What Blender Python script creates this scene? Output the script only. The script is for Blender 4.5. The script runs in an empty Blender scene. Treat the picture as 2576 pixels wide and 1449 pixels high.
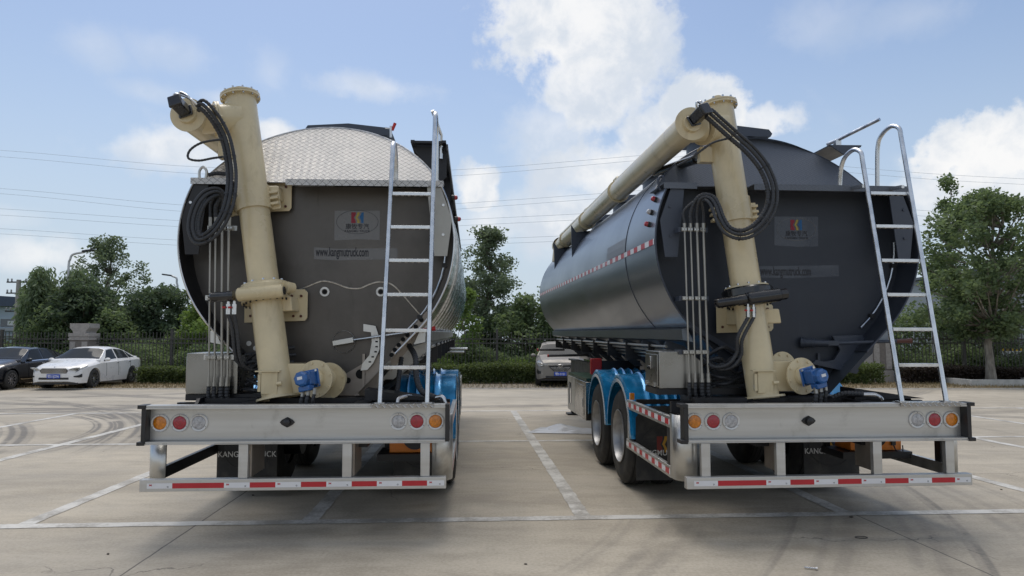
import bpy, math, random
from mathutils import Vector, Matrix, Euler
R_ = math.radians
random.seed(7)
S = bpy.context.scene
COL = S.collection
# ---------------------------------------------------------------- camera
FPX, CAMH, PITCH = 1790.0, 1.62, math.atan((862 - 724.5) / 1790.0)
cam_d = bpy.data.cameras.new("camera")
cam_d.sensor_width = 36.0
cam_d.lens = FPX / 2576 * 36.0
cam_d.clip_start = 0.1
cam_d.clip_end = 2000
cam = bpy.data.objects.new("camera", cam_d)
COL.objects.link(cam)
cam.location = (0, 0, CAMH)
cam.rotation_euler = (math.pi / 2 + PITCH, 0, 0)
S.camera = cam
# ---------------------------------------------------------------- exposure, light
S.view_settings.view_transform = 'Standard'
S.view_settings.look = 'None'
S.view_settings.exposure = 0.66
S.view_settings.gamma = 1.0
SUN_EL, SUN_AZ = R_(67), R_(-18)      # azimuth from +Y towards +X
sd = bpy.data.lights.new("sun", 'SUN')
sd.energy = 1.2
sd.angle = R_(42)
sd.color = (1.0, 0.94, 0.86)
sun = bpy.data.objects.new("sun", sd)
COL.objects.link(sun)
to_sun = Vector((math.sin(SUN_AZ) * math.cos(SUN_EL), math.cos(SUN_AZ) * math.cos(SUN_EL), math.sin(SUN_EL)))
sun.rotation_euler = to_sun.to_track_quat('Z', 'Y').to_euler()


class V:
    """tiny wrapper that turns arithmetic on sockets into Math nodes"""
    def __init__(s, nt, o): s.nt, s.o = nt, o
    def _m(s, op, *a, clamp=False):
        n = s.nt.nodes.new('ShaderNodeMath'); n.operation = op; n.use_clamp = clamp
        for i, q in enumerate((s,) + a):
            if isinstance(q, V): s.nt.links.new(q.o, n.inputs[i])
            else: n.inputs[i].default_value = q
        return V(s.nt, n.outputs[0])
    def _c(s, q):
        if isinstance(q, V): return q
        n = s.nt.nodes.new('ShaderNodeValue'); n.outputs[0].default_value = q
        return V(s.nt, n.outputs[0])
    def __add__(s, q): return s._m('ADD', q)
    __radd__ = __add__
    def __mul__(s, q): return s._m('MULTIPLY', q)
    __rmul__ = __mul__
    def __sub__(s, q): return s._m('SUBTRACT', q)
    def __rsub__(s, q): return s._c(q)._m('SUBTRACT', s)
    def __truediv__(s, q): return s._m('DIVIDE', q)
    def abs(s): return s._m('ABSOLUTE')
    def frac(s): return s._m('FRACT')
    def floor(s): return s._m('FLOOR')
    def sqrt(s): return s._m('SQRT')
    def sin(s): return s._m('SINE')
    def max(s, q): return s._m('MAXIMUM', q)
    def min(s, q): return s._m('MINIMUM', q)
    def lt(s, q): return s._m('LESS_THAN', q)
    def gt(s, q): return s._m('GREATER_THAN', q)
    def step(s, a, b, lo=0.0, hi=1.0):        # smoothstep a..b
        n = s.nt.nodes.new('ShaderNodeMapRange'); n.interpolation_type = 'SMOOTHSTEP'
        s.nt.links.new(s.o, n.inputs['Value'])
        if b < a: a, b, lo, hi = b, a, hi, lo
        for k, v in zip(('From Min', 'From Max', 'To Min', 'To Max'), (a, b, lo, hi)):
            n.inputs[k].default_value = v
        return V(s.nt, n.outputs['Result'])


def nd(nt, t, **kw):
    n = nt.nodes.new(t)
    for k, v in kw.items():
        if k in n.inputs.keys():
            if isinstance(v, V): nt.links.new(v.o, n.inputs[k])
            elif isinstance(v, bpy.types.NodeSocket): nt.links.new(v, n.inputs[k])
            else: n.inputs[k].default_value = v
        else: setattr(n, k, v)
    return n


def noise(nt, vec, scale, detail=4, rough=.5, dist=0):
    n = nd(nt, 'ShaderNodeTexNoise', Scale=scale, Detail=detail, Roughness=rough, Distortion=dist)
    nt.links.new(vec, n.inputs['Vector'])
    return V(nt, n.outputs['Fac'])


def mixc(nt, f, a, b):
    n = nt.nodes.new('ShaderNodeMix'); n.data_type = 'RGBA'
    for k, q in ((0, f), (6, a), (7, b)):
        if isinstance(q, V): nt.links.new(q.o, n.inputs[k])
        elif isinstance(q, bpy.types.NodeSocket): nt.links.new(q, n.inputs[k])
        elif k == 0: n.inputs[0].default_value = q
        else: n.inputs[k].default_value = tuple(q) + (1,) if len(q) == 3 else q
    return n.outputs[2]


# ---------------------------------------------------------------- world: sky with cumulus
W = bpy.data.worlds.new("World"); S.world = W
W.use_nodes = True
nt = W.node_tree; nt.nodes.clear()
sky = nd(nt, 'ShaderNodeTexSky', sky_type='NISHITA', sun_disc=False)
sky.sun_elevation = SUN_EL; sky.sun_rotation = SUN_AZ
sky.air_density = 1.0; sky.dust_density = 1.4; sky.ozone_density = 2.2
tc = nd(nt, 'ShaderNodeTexCoord')
gen = tc.outputs['Generated']
sep = nd(nt, 'ShaderNodeSeparateXYZ'); nt.links.new(gen, sep.inputs[0])
dx, dy, dz = (V(nt, sep.outputs[i]) for i in range(3))
n_big = noise(nt, gen, 6.0, 8, .58, .3)
n_mid = noise(nt, gen, 17.0, 8, .6, .2)
n_sm = noise(nt, gen, 48.0, 5, .6)
n_wisp = noise(nt, gen, 3.2, 7, .62, .8)


def cloud_dir(x, y):
    u = (x - 1288) / FPX; v = (724.5 - y) / FPX
    return Vector((u, math.cos(PITCH) - v * math.sin(PITCH), math.sin(PITCH) + v * math.cos(PITCH))).normalized()


def blob(x, y, rx, ry, soft=.55, amp=1.0):
    c = cloud_dir(x, y)
    sx, sz = rx / FPX, ry / FPX
    a = (dx - c.x) * (1 / sx); b = (dz - c.z) * (1 / sz); e = (dy - c.y) * (1 / (sx + .15))
    d = (a * a + b * b + e * e).sqrt()
    d = d + (n_big - .5) * 1.7 + (n_mid - .5) * 1.3 + (n_sm - .5) * .5
    return d.step(1.0, 1.0 - soft, 0.0, amp)


clouds = [
    (1450, 40, 235, 210, .42, .95), (1480, 190, 190, 170, .5, .9), (1580, 90, 120, 120, .45, .85),
    (1790, 290, 130, 95, .35, 1.0), (1900, 310, 110, 55, .4, .8), (1700, 350, 190, 95, .5, .85), (1400, 330, 150, 130, .8, .55),
    (1560, 430, 240, 100, .6, .95), (1450, 545, 260, 110, .8, .9), (1205, 480, 60, 75, .35, .95), (1230, 560, 120, 80, .8, .7),
    (2500, 380, 170, 90, .3, 1.0), (2480, 470, 260, 100, .7, .85), (2330, 420, 90, 60, .9, .5),
    (950, 220, 190, 45, .9, .55), (450, 375, 180, 70, .8, .85), (690, 330, 60, 40, .6, .9), (560, 250, 60, 30, .9, .35),
    (80, 640, 150, 60, .8, .75), (250, 120, 70, 55, 1.0, .3), (430, 130, 120, 50, 1.0, .28), (0, 545, 80, 40, .9, .3), (380, 232, 90, 30, 1., .3),
    (2050, 60, 140, 80, 1.0, .25), (2300, 40, 160, 60, 1.0, .22), (1700, 600, 500, 90, 1.0, .4), (680, 180, 60, 80, 1., .25),
]
m = None
for c in clouds:
    b = blob(*c)
    m = b if m is None else m.max(b)
behind = dy.step(.15, -.25)
wisp = n_wisp.step(.36, .62) * .7
m = m.max(wisp * behind).max(n_wisp.step(.58, .8) * .25)
# bright cloud added out of view, behind and above, to whiten the ambient light
top = dz.step(.55, .85) * n_wisp.step(.36, .56) * .85
m = m.max(top)
haze_f = dz.step(.46, -.02, .05, .92)
shade = (n_mid * .6 + n_big * .4)
ccol = mixc(nt, shade.step(.38, .60), (.45, .49, .545), (.635, .635, .635))
bg_sky = nd(nt, 'ShaderNodeBackground', Strength=.086)
hs = nd(nt, 'ShaderNodeHueSaturation', Saturation=1.0, Value=1.0)
nt.links.new(sky.outputs[0], hs.inputs['Color'])
nt.links.new(hs.outputs[0], bg_sky.inputs['Color'])
bg_haze = nd(nt, 'ShaderNodeBackground', Strength=1.0); bg_haze.inputs['Color'].default_value = (.36, .42, .485, 1)
bg_cl = nd(nt, 'ShaderNodeBackground', Strength=.95); nt.links.new(ccol, bg_cl.inputs['Color'])
mx = nd(nt, 'ShaderNodeMixShader'); nt.links.new(haze_f.o, mx.inputs[0]); nt.links.new(bg_sky.outputs[0], mx.inputs[1]); nt.links.new(bg_haze.outputs[0], mx.inputs[2])
mx2 = nd(nt, 'ShaderNodeMixShader'); nt.links.new(m.o, mx2.inputs[0]); nt.links.new(mx.outputs[0], mx2.inputs[1]); nt.links.new(bg_cl.outputs[0], mx2.inputs[2])
wo = nd(nt, 'ShaderNodeOutputWorld'); nt.links.new(mx2.outputs[0], wo.inputs[0])

# ---------------------------------------------------------------- helpers


class MB:
    def __init__(s): s.v, s.f = [], []
    def add(s, vs, fs):
        n = len(s.v); s.v += [tuple(q) for q in vs]; s.f += [tuple(i + n for i in q) for q in fs]; return s
    def box(s, x0, x1, y0, y1, z0, z1, M=None):
        vs = [Vector((x, y, z)) for z in (z0, z1) for y in (y0, y1) for x in (x0, x1)]
        if M: vs = [M @ q for q in vs]
        return s.add(vs, [(0, 2, 3, 1), (4, 5, 7, 6), (0, 1, 5, 4), (2, 6, 7, 3), (0, 4, 6, 2), (1, 3, 7, 5)])
    def bar(s, a, b, w, h, up=(0, 0, 1)):       # square bar between two points
        a, b = Vector(a), Vector(b); d = (b - a).normalized(); u = Vector(up)
        x = d.cross(u)
        if x.length < 1e-4: x = d.cross(Vector((1, 0, 0)))
        x.normalize(); u = x.cross(d)
        vs = [p + x * (i * w / 2) + u * (j * h / 2) for p in (a, b) for i, j in ((-1, -1), (1, -1), (1, 1), (-1, 1))]
        return s.add(vs, [(3, 2, 1, 0), (4, 5, 6, 7), (0, 1, 5, 4), (1, 2, 6, 5), (2, 3, 7, 6), (3, 0, 4, 7)])
    def tube(s, pts, r, seg=12, cap=True, closed=False):
        pts = [Vector(p) for p in pts]; n = len(pts)
        rs = r if isinstance(r, (list, tuple)) else [r] * n
        vs = []; fs = []; nrm = None
        for i, p in enumerate(pts):
            t = (pts[min(i + 1, n - 1)] - pts[max(i - 1, 0)])
            if t.length < 1e-9: t = Vector((0, 0, 1))
            t.normalize()
            if nrm is None:
                nrm = t.orthogonal().normalized()
            else:
                nrm = (nrm - t * nrm.dot(t))
                nrm = nrm.normalized() if nrm.length > 1e-6 else t.orthogonal().normalized()
            bi = t.cross(nrm)
            for k in range(seg):
                a = 2 * math.pi * k / seg
                vs.append(p + (nrm * math.cos(a) + bi * math.sin(a)) * rs[i])
        for i in range(n - 1):
            for k in range(seg):
                k2 = (k + 1) % seg
                fs.append((i * seg + k, i * seg + k2, (i + 1) * seg + k2, (i + 1) * seg + k))
        if cap:
            fs.append(tuple(range(seg - 1, -1, -1))); fs.append(tuple((n - 1) * seg + k for k in range(seg)))
        return s.add(vs, fs)
    def cyl(s, a, b, r, r2=None, seg=24): return s.tube([a, b], [r, r if r2 is None else r2], seg)
    def lathe(s, prof, o, axis, seg=32, cap=False):   # prof: (distance along axis, radius)
        o = Vector(o); ax = Vector(axis).normalized(); u = ax.orthogonal().normalized(); w = ax.cross(u)
        vs = []; fs = []
        for t, r in prof:
            for k in range(seg):
                a = 2 * math.pi * k / seg
                vs.append(o + ax * t + (u * math.cos(a) + w * math.sin(a)) * r)
        for i in range(len(prof) - 1):
            for k in range(seg):
                k2 = (k + 1) % seg
                fs.append((i * seg + k, i * seg + k2, (i + 1) * seg + k2, (i + 1) * seg + k))
        if cap:
            fs.append(tuple(range(seg - 1, -1, -1))); fs.append(tuple((len(prof) - 1) * seg + k for k in range(seg)))
        return s.add(vs, fs)
    def prism(s, poly, o, u, w, th):     # polygon in plane (o; u, w), thickness along u x w
        o, u, w = Vector(o), Vector(u), Vector(w); nn = u.cross(w).normalized()
        n = len(poly)
        vs = [o + u * a + w * b for a, b in poly] + [o + u * a + w * b + nn * th for a, b in poly]
        fs = [tuple(range(n - 1, -1, -1)), tuple(range(n, 2 * n))] + [(i, (i + 1) % n, n + (i + 1) % n, n + i) for i in range(n)]
        return s.add(vs, fs)
    def sheet(s, poly, o, u, w):
        o, u, w = Vector(o), Vector(u), Vector(w)
        return s.add([o + u * a + w * b for a, b in poly], [tuple(range(len(poly)))])
    def grid(s, rows):                    # rows of equal-length vertex lists
        n = len(rows[0]); vs = [q for r in rows for q in r]
        return s.add(vs, [(i * n + k, i * n + k + 1, (i + 1) * n + k + 1, (i + 1) * n + k) for i in range(len(rows) - 1) for k in range(n - 1)])
    def bolt(s, p, n, r=.012, h=.012): p, n = Vector(p), Vector(n).normalized(); return s.tube([p, p + n * h], [r, r], 6)
    def build(s, name, mat, parent=None, bevel=0, smooth=35, label=None, fix=True):
        me = bpy.data.meshes.new(name); me.from_pydata(s.v, [], s.f); me.update()
        if fix:
            import bmesh
            bm = bmesh.new(); bm.from_mesh(me); bmesh.ops.recalc_face_normals(bm, faces=bm.faces); bm.to_mesh(me); bm.free()
        if mat: me.materials.append(mat)
        if smooth:
            for p in me.polygons: p.use_smooth = True
            me.set_sharp_from_angle(angle=R_(smooth))
        o = bpy.data.objects.new(name, me); COL.objects.link(o)
        if parent: o.parent = parent
        if label: o['label'] = label
        if bevel:
            b = o.modifiers.new('bevel', 'BEVEL'); b.width = bevel; b.segments = 2; b.limit_method = 'ANGLE'; b.angle_limit = R_(40)
        return o


def tag(o, label=None, cat=None, group=None, kind=None):
    for k, v in (('label', label), ('category', cat), ('group', group), ('kind', kind)):
        if v: o[k] = v
    return o


def empty(name, loc, rot=(0, 0, 0)):
    o = bpy.data.objects.new(name, None); o.empty_display_size = .3; COL.objects.link(o); o.location = loc; o.rotation_euler = rot; return o


def kids(o): return [c for c in COL.objects if c.parent == o]


def copy_tree(o, parent=None):
    c = o.copy(); COL.objects.link(c); c.parent = parent
    for ch in kids(o): copy_tree(ch, c)
    return c


def text_mesh(txt, size, mat, parent, name, M, sx=1.0, extrude=.0006, align='CENTER', off=0.0, sp=1.0):
    cu = bpy.data.curves.new(name, 'FONT'); cu.body = txt; cu.size = size; cu.align_x = align; cu.extrude = extrude; cu.offset = off; cu.space_character = sp
    t = bpy.data.objects.new(name, cu); COL.objects.link(t)
    dg = bpy.context.evaluated_depsgraph_get()
    me = bpy.data.meshes.new_from_object(t.evaluated_get(dg))
    COL.objects.unlink(t); bpy.data.objects.remove(t)
    me.transform(M @ Matrix.Diagonal((sx, 1, 1, 1)))
    me.materials.clear(); me.materials.append(mat)
    o = bpy.data.objects.new(name, me); COL.objects.link(o); o.parent = parent
    return o


def spline(pts, n=10):                  # Catmull-Rom
    P = [Vector(p) for p in pts]; P = [P[0] * 2 - P[1]] + P + [P[-1] * 2 - P[-2]]
    out = []
    for i in range(1, len(P) - 2):
        a, b, c, d = P[i - 1:i + 3]
        for k in range(n):
            t = k / n
            out.append(.5 * ((2 * b) + (c - a) * t + (2 * a - 5 * b + 4 * c - d) * t * t + (3 * b - a - 3 * c + d) * t ** 3))
    out.append(P[-2]); return out


def resample(pts, step):
    L = [0]
    for a, b in zip(pts, pts[1:]): L.append(L[-1] + (b - a).length)
    n = max(2, int(L[-1] / step)); out = []; j = 0
    for i in range(n + 1):
        t = L[-1] * i / n
        while j < len(L) - 2 and L[j + 1] < t: j += 1
        f = (t - L[j]) / max(1e-9, L[j + 1] - L[j]); out.append(pts[j].lerp(pts[j + 1], min(1, f)))
    return out


def ribbed(mb, pts, r, pitch=.028, seg=10):   # hose with spiral guard
    q = resample(spline(pts, 12), pitch / 4)
    mb.tube(q, [r * (1.0, .97, .84, .97)[i % 4] for i in range(len(q))], seg)


def lerp_tab(tab, t):
    for (a, va), (b, vb) in zip(tab, tab[1:]):
        if t <= b: return va + (vb - va) * max(0, (t - a) / (b - a)) if b > a else vb
    return tab[-1][1]


# ---------------------------------------------------------------- materials


def pm(name, col, rough=.5, metal=0, var=.12, scale=4.0, bump=0, bscale=60, coat=0, col2=None, stretch=None, rvar=.1, spec=None, alpha=None, trans=0, aniso=0):
    m = bpy.data.materials.new(name); m.use_nodes = True; t = m.node_tree
    b = t.nodes['Principled BSDF']
    co = nd(t, 'ShaderNodeTexCoord').outputs['Object']
    if stretch:
        mp = nd(t, 'ShaderNodeMapping', Scale=stretch); t.links.new(co, mp.inputs[0]); co = mp.outputs[0]
    f = noise(t, co, scale, 6, .6)
    dark = tuple(c * (1 - var) for c in col) if col2 is None else col2
    lite = tuple(min(1, c * (1 + var)) for c in col) if col2 is None else col
    t.links.new(mixc(t, f.step(.3, .7), dark, lite), b.inputs['Base Color'])
    t.links.new((f.step(.25, .75, rough - rvar, rough + rvar)).o, b.inputs['Roughness'])
    b.inputs['Metallic'].default_value = metal
    if coat: b.inputs['Coat Weight'].default_value = coat; b.inputs['Coat Roughness'].default_value = .08
    if spec is not None: b.inputs['Specular IOR Level'].default_value = spec
    if trans: b.inputs['Transmission Weight'].default_value = trans
    if alpha is not None: b.inputs['Alpha'].default_value = alpha
    if bump:
        bn = nd(t, 'ShaderNodeBump', Strength=bump, Distance=.01)
        t.links.new(noise(t, co, bscale, 3).o, bn.inputs['Height']); t.links.new(bn.outputs[0], b.inputs['Normal'])
    return m


def tread(name, col, rough, metal, cell, bars, axes=(0, 2), strength=.8, rvar=.1, dark=.6):
    m = bpy.data.materials.new(name); m.use_nodes = True; t = m.node_tree; b = t.nodes['Principled BSDF']
    co = nd(t, 'ShaderNodeTexCoord').outputs['Object']
    sp = nd(t, 'ShaderNodeSeparateXYZ'); t.links.new(co, sp.inputs[0])
    x, z, y = V(t, sp.outputs[0]), V(t, sp.outputs[2]), V(t, sp.outputs[1])
    z = z * 1.2 + y * .8                         # along the slope
    u = (x + z) * (.7071 / cell); w = (x - z) * (.7071 / cell)
    chk = ((u.floor() + w.floor()) * .5).frac().gt(.25)
    fu, fw = u.frac(), w.frac()
    def lug(a, c):
        if bars == 1: return ((a - .5).abs().lt(.42)) * ((c - .5).abs().step(.22, .08))
        return ((a - .5).abs().lt(.42)) * ((c * bars).frac() - .5).abs().step(.4, .15) * ((c - .5).abs().lt(.46))
    h = lug(fu, fw) * chk + lug(fw, fu) * (1 - chk)
    f = noise(t, co, 3, 6)
    c1 = mixc(t, f.step(.3, .7), tuple(c * .85 for c in col), col)
    c2 = mixc(t, h, tuple(c * dark for c in col), c1)
    t.links.new(c2, b.inputs['Base Color'])
    t.links.new(f.step(.3, .7, rough - rvar, rough + rvar).o, b.inputs['Roughness'])
    b.inputs['Metallic'].default_value = metal
    bn = nd(t, 'ShaderNodeBump', Strength=strength, Distance=.006); t.links.new(h.o, bn.inputs['Height']); t.links.new(bn.outputs[0], b.inputs['Normal'])
    return m


def flat(name, col, rough=.6): return pm(name, col, rough, var=.04)


M = dict(
    cream=pm('cream_paint', (.62, .52, .325), .34, coat=.25, var=.09, scale=2.5, bump=.03, bscale=25),
    alu=pm('aluminium', (.60, .60, .58), .42, 1.0, var=.07, scale=3, stretch=(1, 3, 3), bump=.02),
    alu_brush=pm('brushed_aluminium', (.55, .545, .525), .44, .8, var=.10, scale=2, stretch=(.3, 4, 6), bump=.02),
    galv=pm('ladder_tube_metal', (.66, .67, .68), .28, 1.0, var=.15, scale=9),
    steel=pm('bright_steel', (.6, .6, .6), .25, 1.0, var=.1),
    pipe=pm('zinc_pipe', (.36, .35, .32), .42, .8, var=.12),
    inox_box=pm('stainless_box', (.29, .285, .27), .27, 1.0, var=.1, scale=2),
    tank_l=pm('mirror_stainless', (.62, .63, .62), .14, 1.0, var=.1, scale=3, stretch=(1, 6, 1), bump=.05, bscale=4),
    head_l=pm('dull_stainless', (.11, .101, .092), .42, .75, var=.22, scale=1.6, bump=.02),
    lowplate=pm('raw_steel_plate', (.33, .29, .25), .45, .7, var=.25, scale=2.5),
    tank_r=pm('grey_blue_paint_satin', (.20, .225, .26), .33, .8, var=.03, scale=1.2, coat=.1, bump=.03, bscale=1.5, rvar=.04),
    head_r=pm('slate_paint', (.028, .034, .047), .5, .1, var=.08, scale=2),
    slate=pm('slate_paint_trim', (.05, .06, .082), .42, .1, var=.1),
    slate2=pm('slate_gusset_paint', (.10, .115, .14), .4, .2),
    frame=pm('black_chassis_paint', (.012, .012, .014), .45, var=.3),
    black=pm('black_plastic', (.018, .018, .02), .4, var=.2),
    gloss=pm('gloss_black', (.012, .012, .013), .22, var=.2, coat=.4),
    hose=pm('hose_rubber', (.03, .032, .036), .5, var=.25, scale=20),
    tyre=pm('tyre_rubber', (.022, .022, .022), .75, var=.25, scale=8, bump=.15),
    rim=pm('silver_rim', (.36, .36, .36), .42, .7, var=.12),
    blue=pm('blue_motor_paint', (.018, .105, .32), .35, var=.15, scale=12, coat=.3, bump=.1),
    red=pm('red_grip', (.45, .02, .02), .4),
    orange=pm('orange_paint', (.75, .22, .02), .4, coat=.2),
    film=pm('blue_film', (.012, .25, .54), .22, .35, var=.25, scale=6, bump=.25, bscale=9, coat=.5),
    green=pm('dark_green_tank', (.02, .06, .035), .4),
    brown=pm('brown_grip', (.10, .03, .02), .5),
    wrap=pm('blue_plastic_wrap', (.22, .50, .58), .25, .2, var=.35, scale=3, bump=.6, bscale=14, coat=.6, alpha=.42),
    l_amber=pm('amber_lens', (.62, .20, .01), .18, var=.25, scale=45, coat=.6, bump=.3, bscale=90),
    l_red=pm('red_lens', (.35, .015, .03), .18, var=.25, scale=45, coat=.6, bump=.3, bscale=90),
    l_clear=pm('clear_lens', (.42, .42, .43), .18, var=.3, scale=45, coat=.6, bump=.3, bscale=90),
    l_ring=pm('lamp_ring', (.60, .60, .59), .3, .3),
    t_red=pm('tape_red', (.48, .02, .03), .35, var=.06), t_white=pm('tape_white', (.74, .74, .75), .35, var=.05),
    ink=flat('black_ink', (.012, .012, .018)), ink_w=pm('stencil_white', (.5, .5, .48), .7, var=.4, scale=60),
    stick_l=pm('clear_sticker', (.15, .146, .144), .25, .0, var=.04), stick_r=pm('clear_sticker_dark', (.052, .060, .078), .25, var=.04),
    lg_r=flat('logo_red', (.24, .015, .035)), lg_y=flat('logo_yellow', (.35, .27, .05)), lg_b=flat('logo_blue', (.01, .10, .26)),
    lf_r=flat('flap_red', (.16, .02, .015)), lf_y=flat('flap_yellow', (.42, .22, .02)), lf_b=flat('flap_blue', (.03, .06, .20)),
    weld=pm('weld_seam', (.55, .54, .52), .35, .9, var=.3, scale=30),
    tread_l=tread('five_bar_tread', (.88, .86, .83), .46, .9, .052, 5, strength=.4, dark=.22),
    tread_r=tread('painted_tread', (.125, .14, .168), .45, .2, .034, 1, strength=.3, dark=.88),
    tread_t=tread('bare_tread', (.6, .6, .6), .3, 1.0, .04, 1, strength=.8),
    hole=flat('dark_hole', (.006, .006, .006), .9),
)


def grime(mt, col, amt, scale=2.0, stretch=(1, 1, .25), lo=.52, hi=.72, rough=None):
    t = mt.node_tree; b = t.nodes['Principled BSDF']; src = b.inputs['Base Color'].links[0].from_socket
    co = nd(t, 'ShaderNodeTexCoord').outputs['Object']; mp = nd(t, 'ShaderNodeMapping', Scale=stretch); t.links.new(co, mp.inputs[0])
    f = (noise(t, mp.outputs[0], scale, 8, .68, .3)).step(lo, hi) * amt
    t.links.new(mixc(t, f, src, col), b.inputs['Base Color'])


grime(M['cream'], (.33, .25, .14), .50, 3.5, (1.5, 1.5, .35))
grime(M['cream'], (.10, .08, .05), .8, 14, (1, 1, 1), .70, .74)
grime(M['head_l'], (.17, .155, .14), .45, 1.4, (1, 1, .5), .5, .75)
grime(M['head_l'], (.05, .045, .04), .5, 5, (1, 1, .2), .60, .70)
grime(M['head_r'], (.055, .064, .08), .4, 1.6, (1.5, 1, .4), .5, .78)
grime(M['alu_brush'], (.25, .24, .22), .55, 2.2, (1.6, 1, 1), .52, .74)
grime(M['alu_brush'], (.12, .11, .10), .6, 26, (1, 1, .5), .69, .73)
grime(M['alu'], (.25, .24, .22), .5, 3, (1, 1, 1), .5, .72)
grime(M['tyre'], (.085, .078, .066), .75, 3, (1, 1, 1), .42, .75)
grime(M['film'], (.20, .33, .38), .45, 6, (1, 1, 1), .55, .7)
grime(M['blue'], (.012, .05, .16), .6, 16, (1, 1, 1), .52, .7)
grime(M['rim'], (.16, .15, .14), .5, 5, (1, 1, 1), .48, .7)
grime(M['inox_box'], (.20, .19, .175), .4, 4, (1, 1, .4), .5, .7)
M['cream'].node_tree.nodes['Principled BSDF'].inputs['Specular IOR Level'].default_value = .5
# ---------------------------------------------------------------- ground


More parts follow.
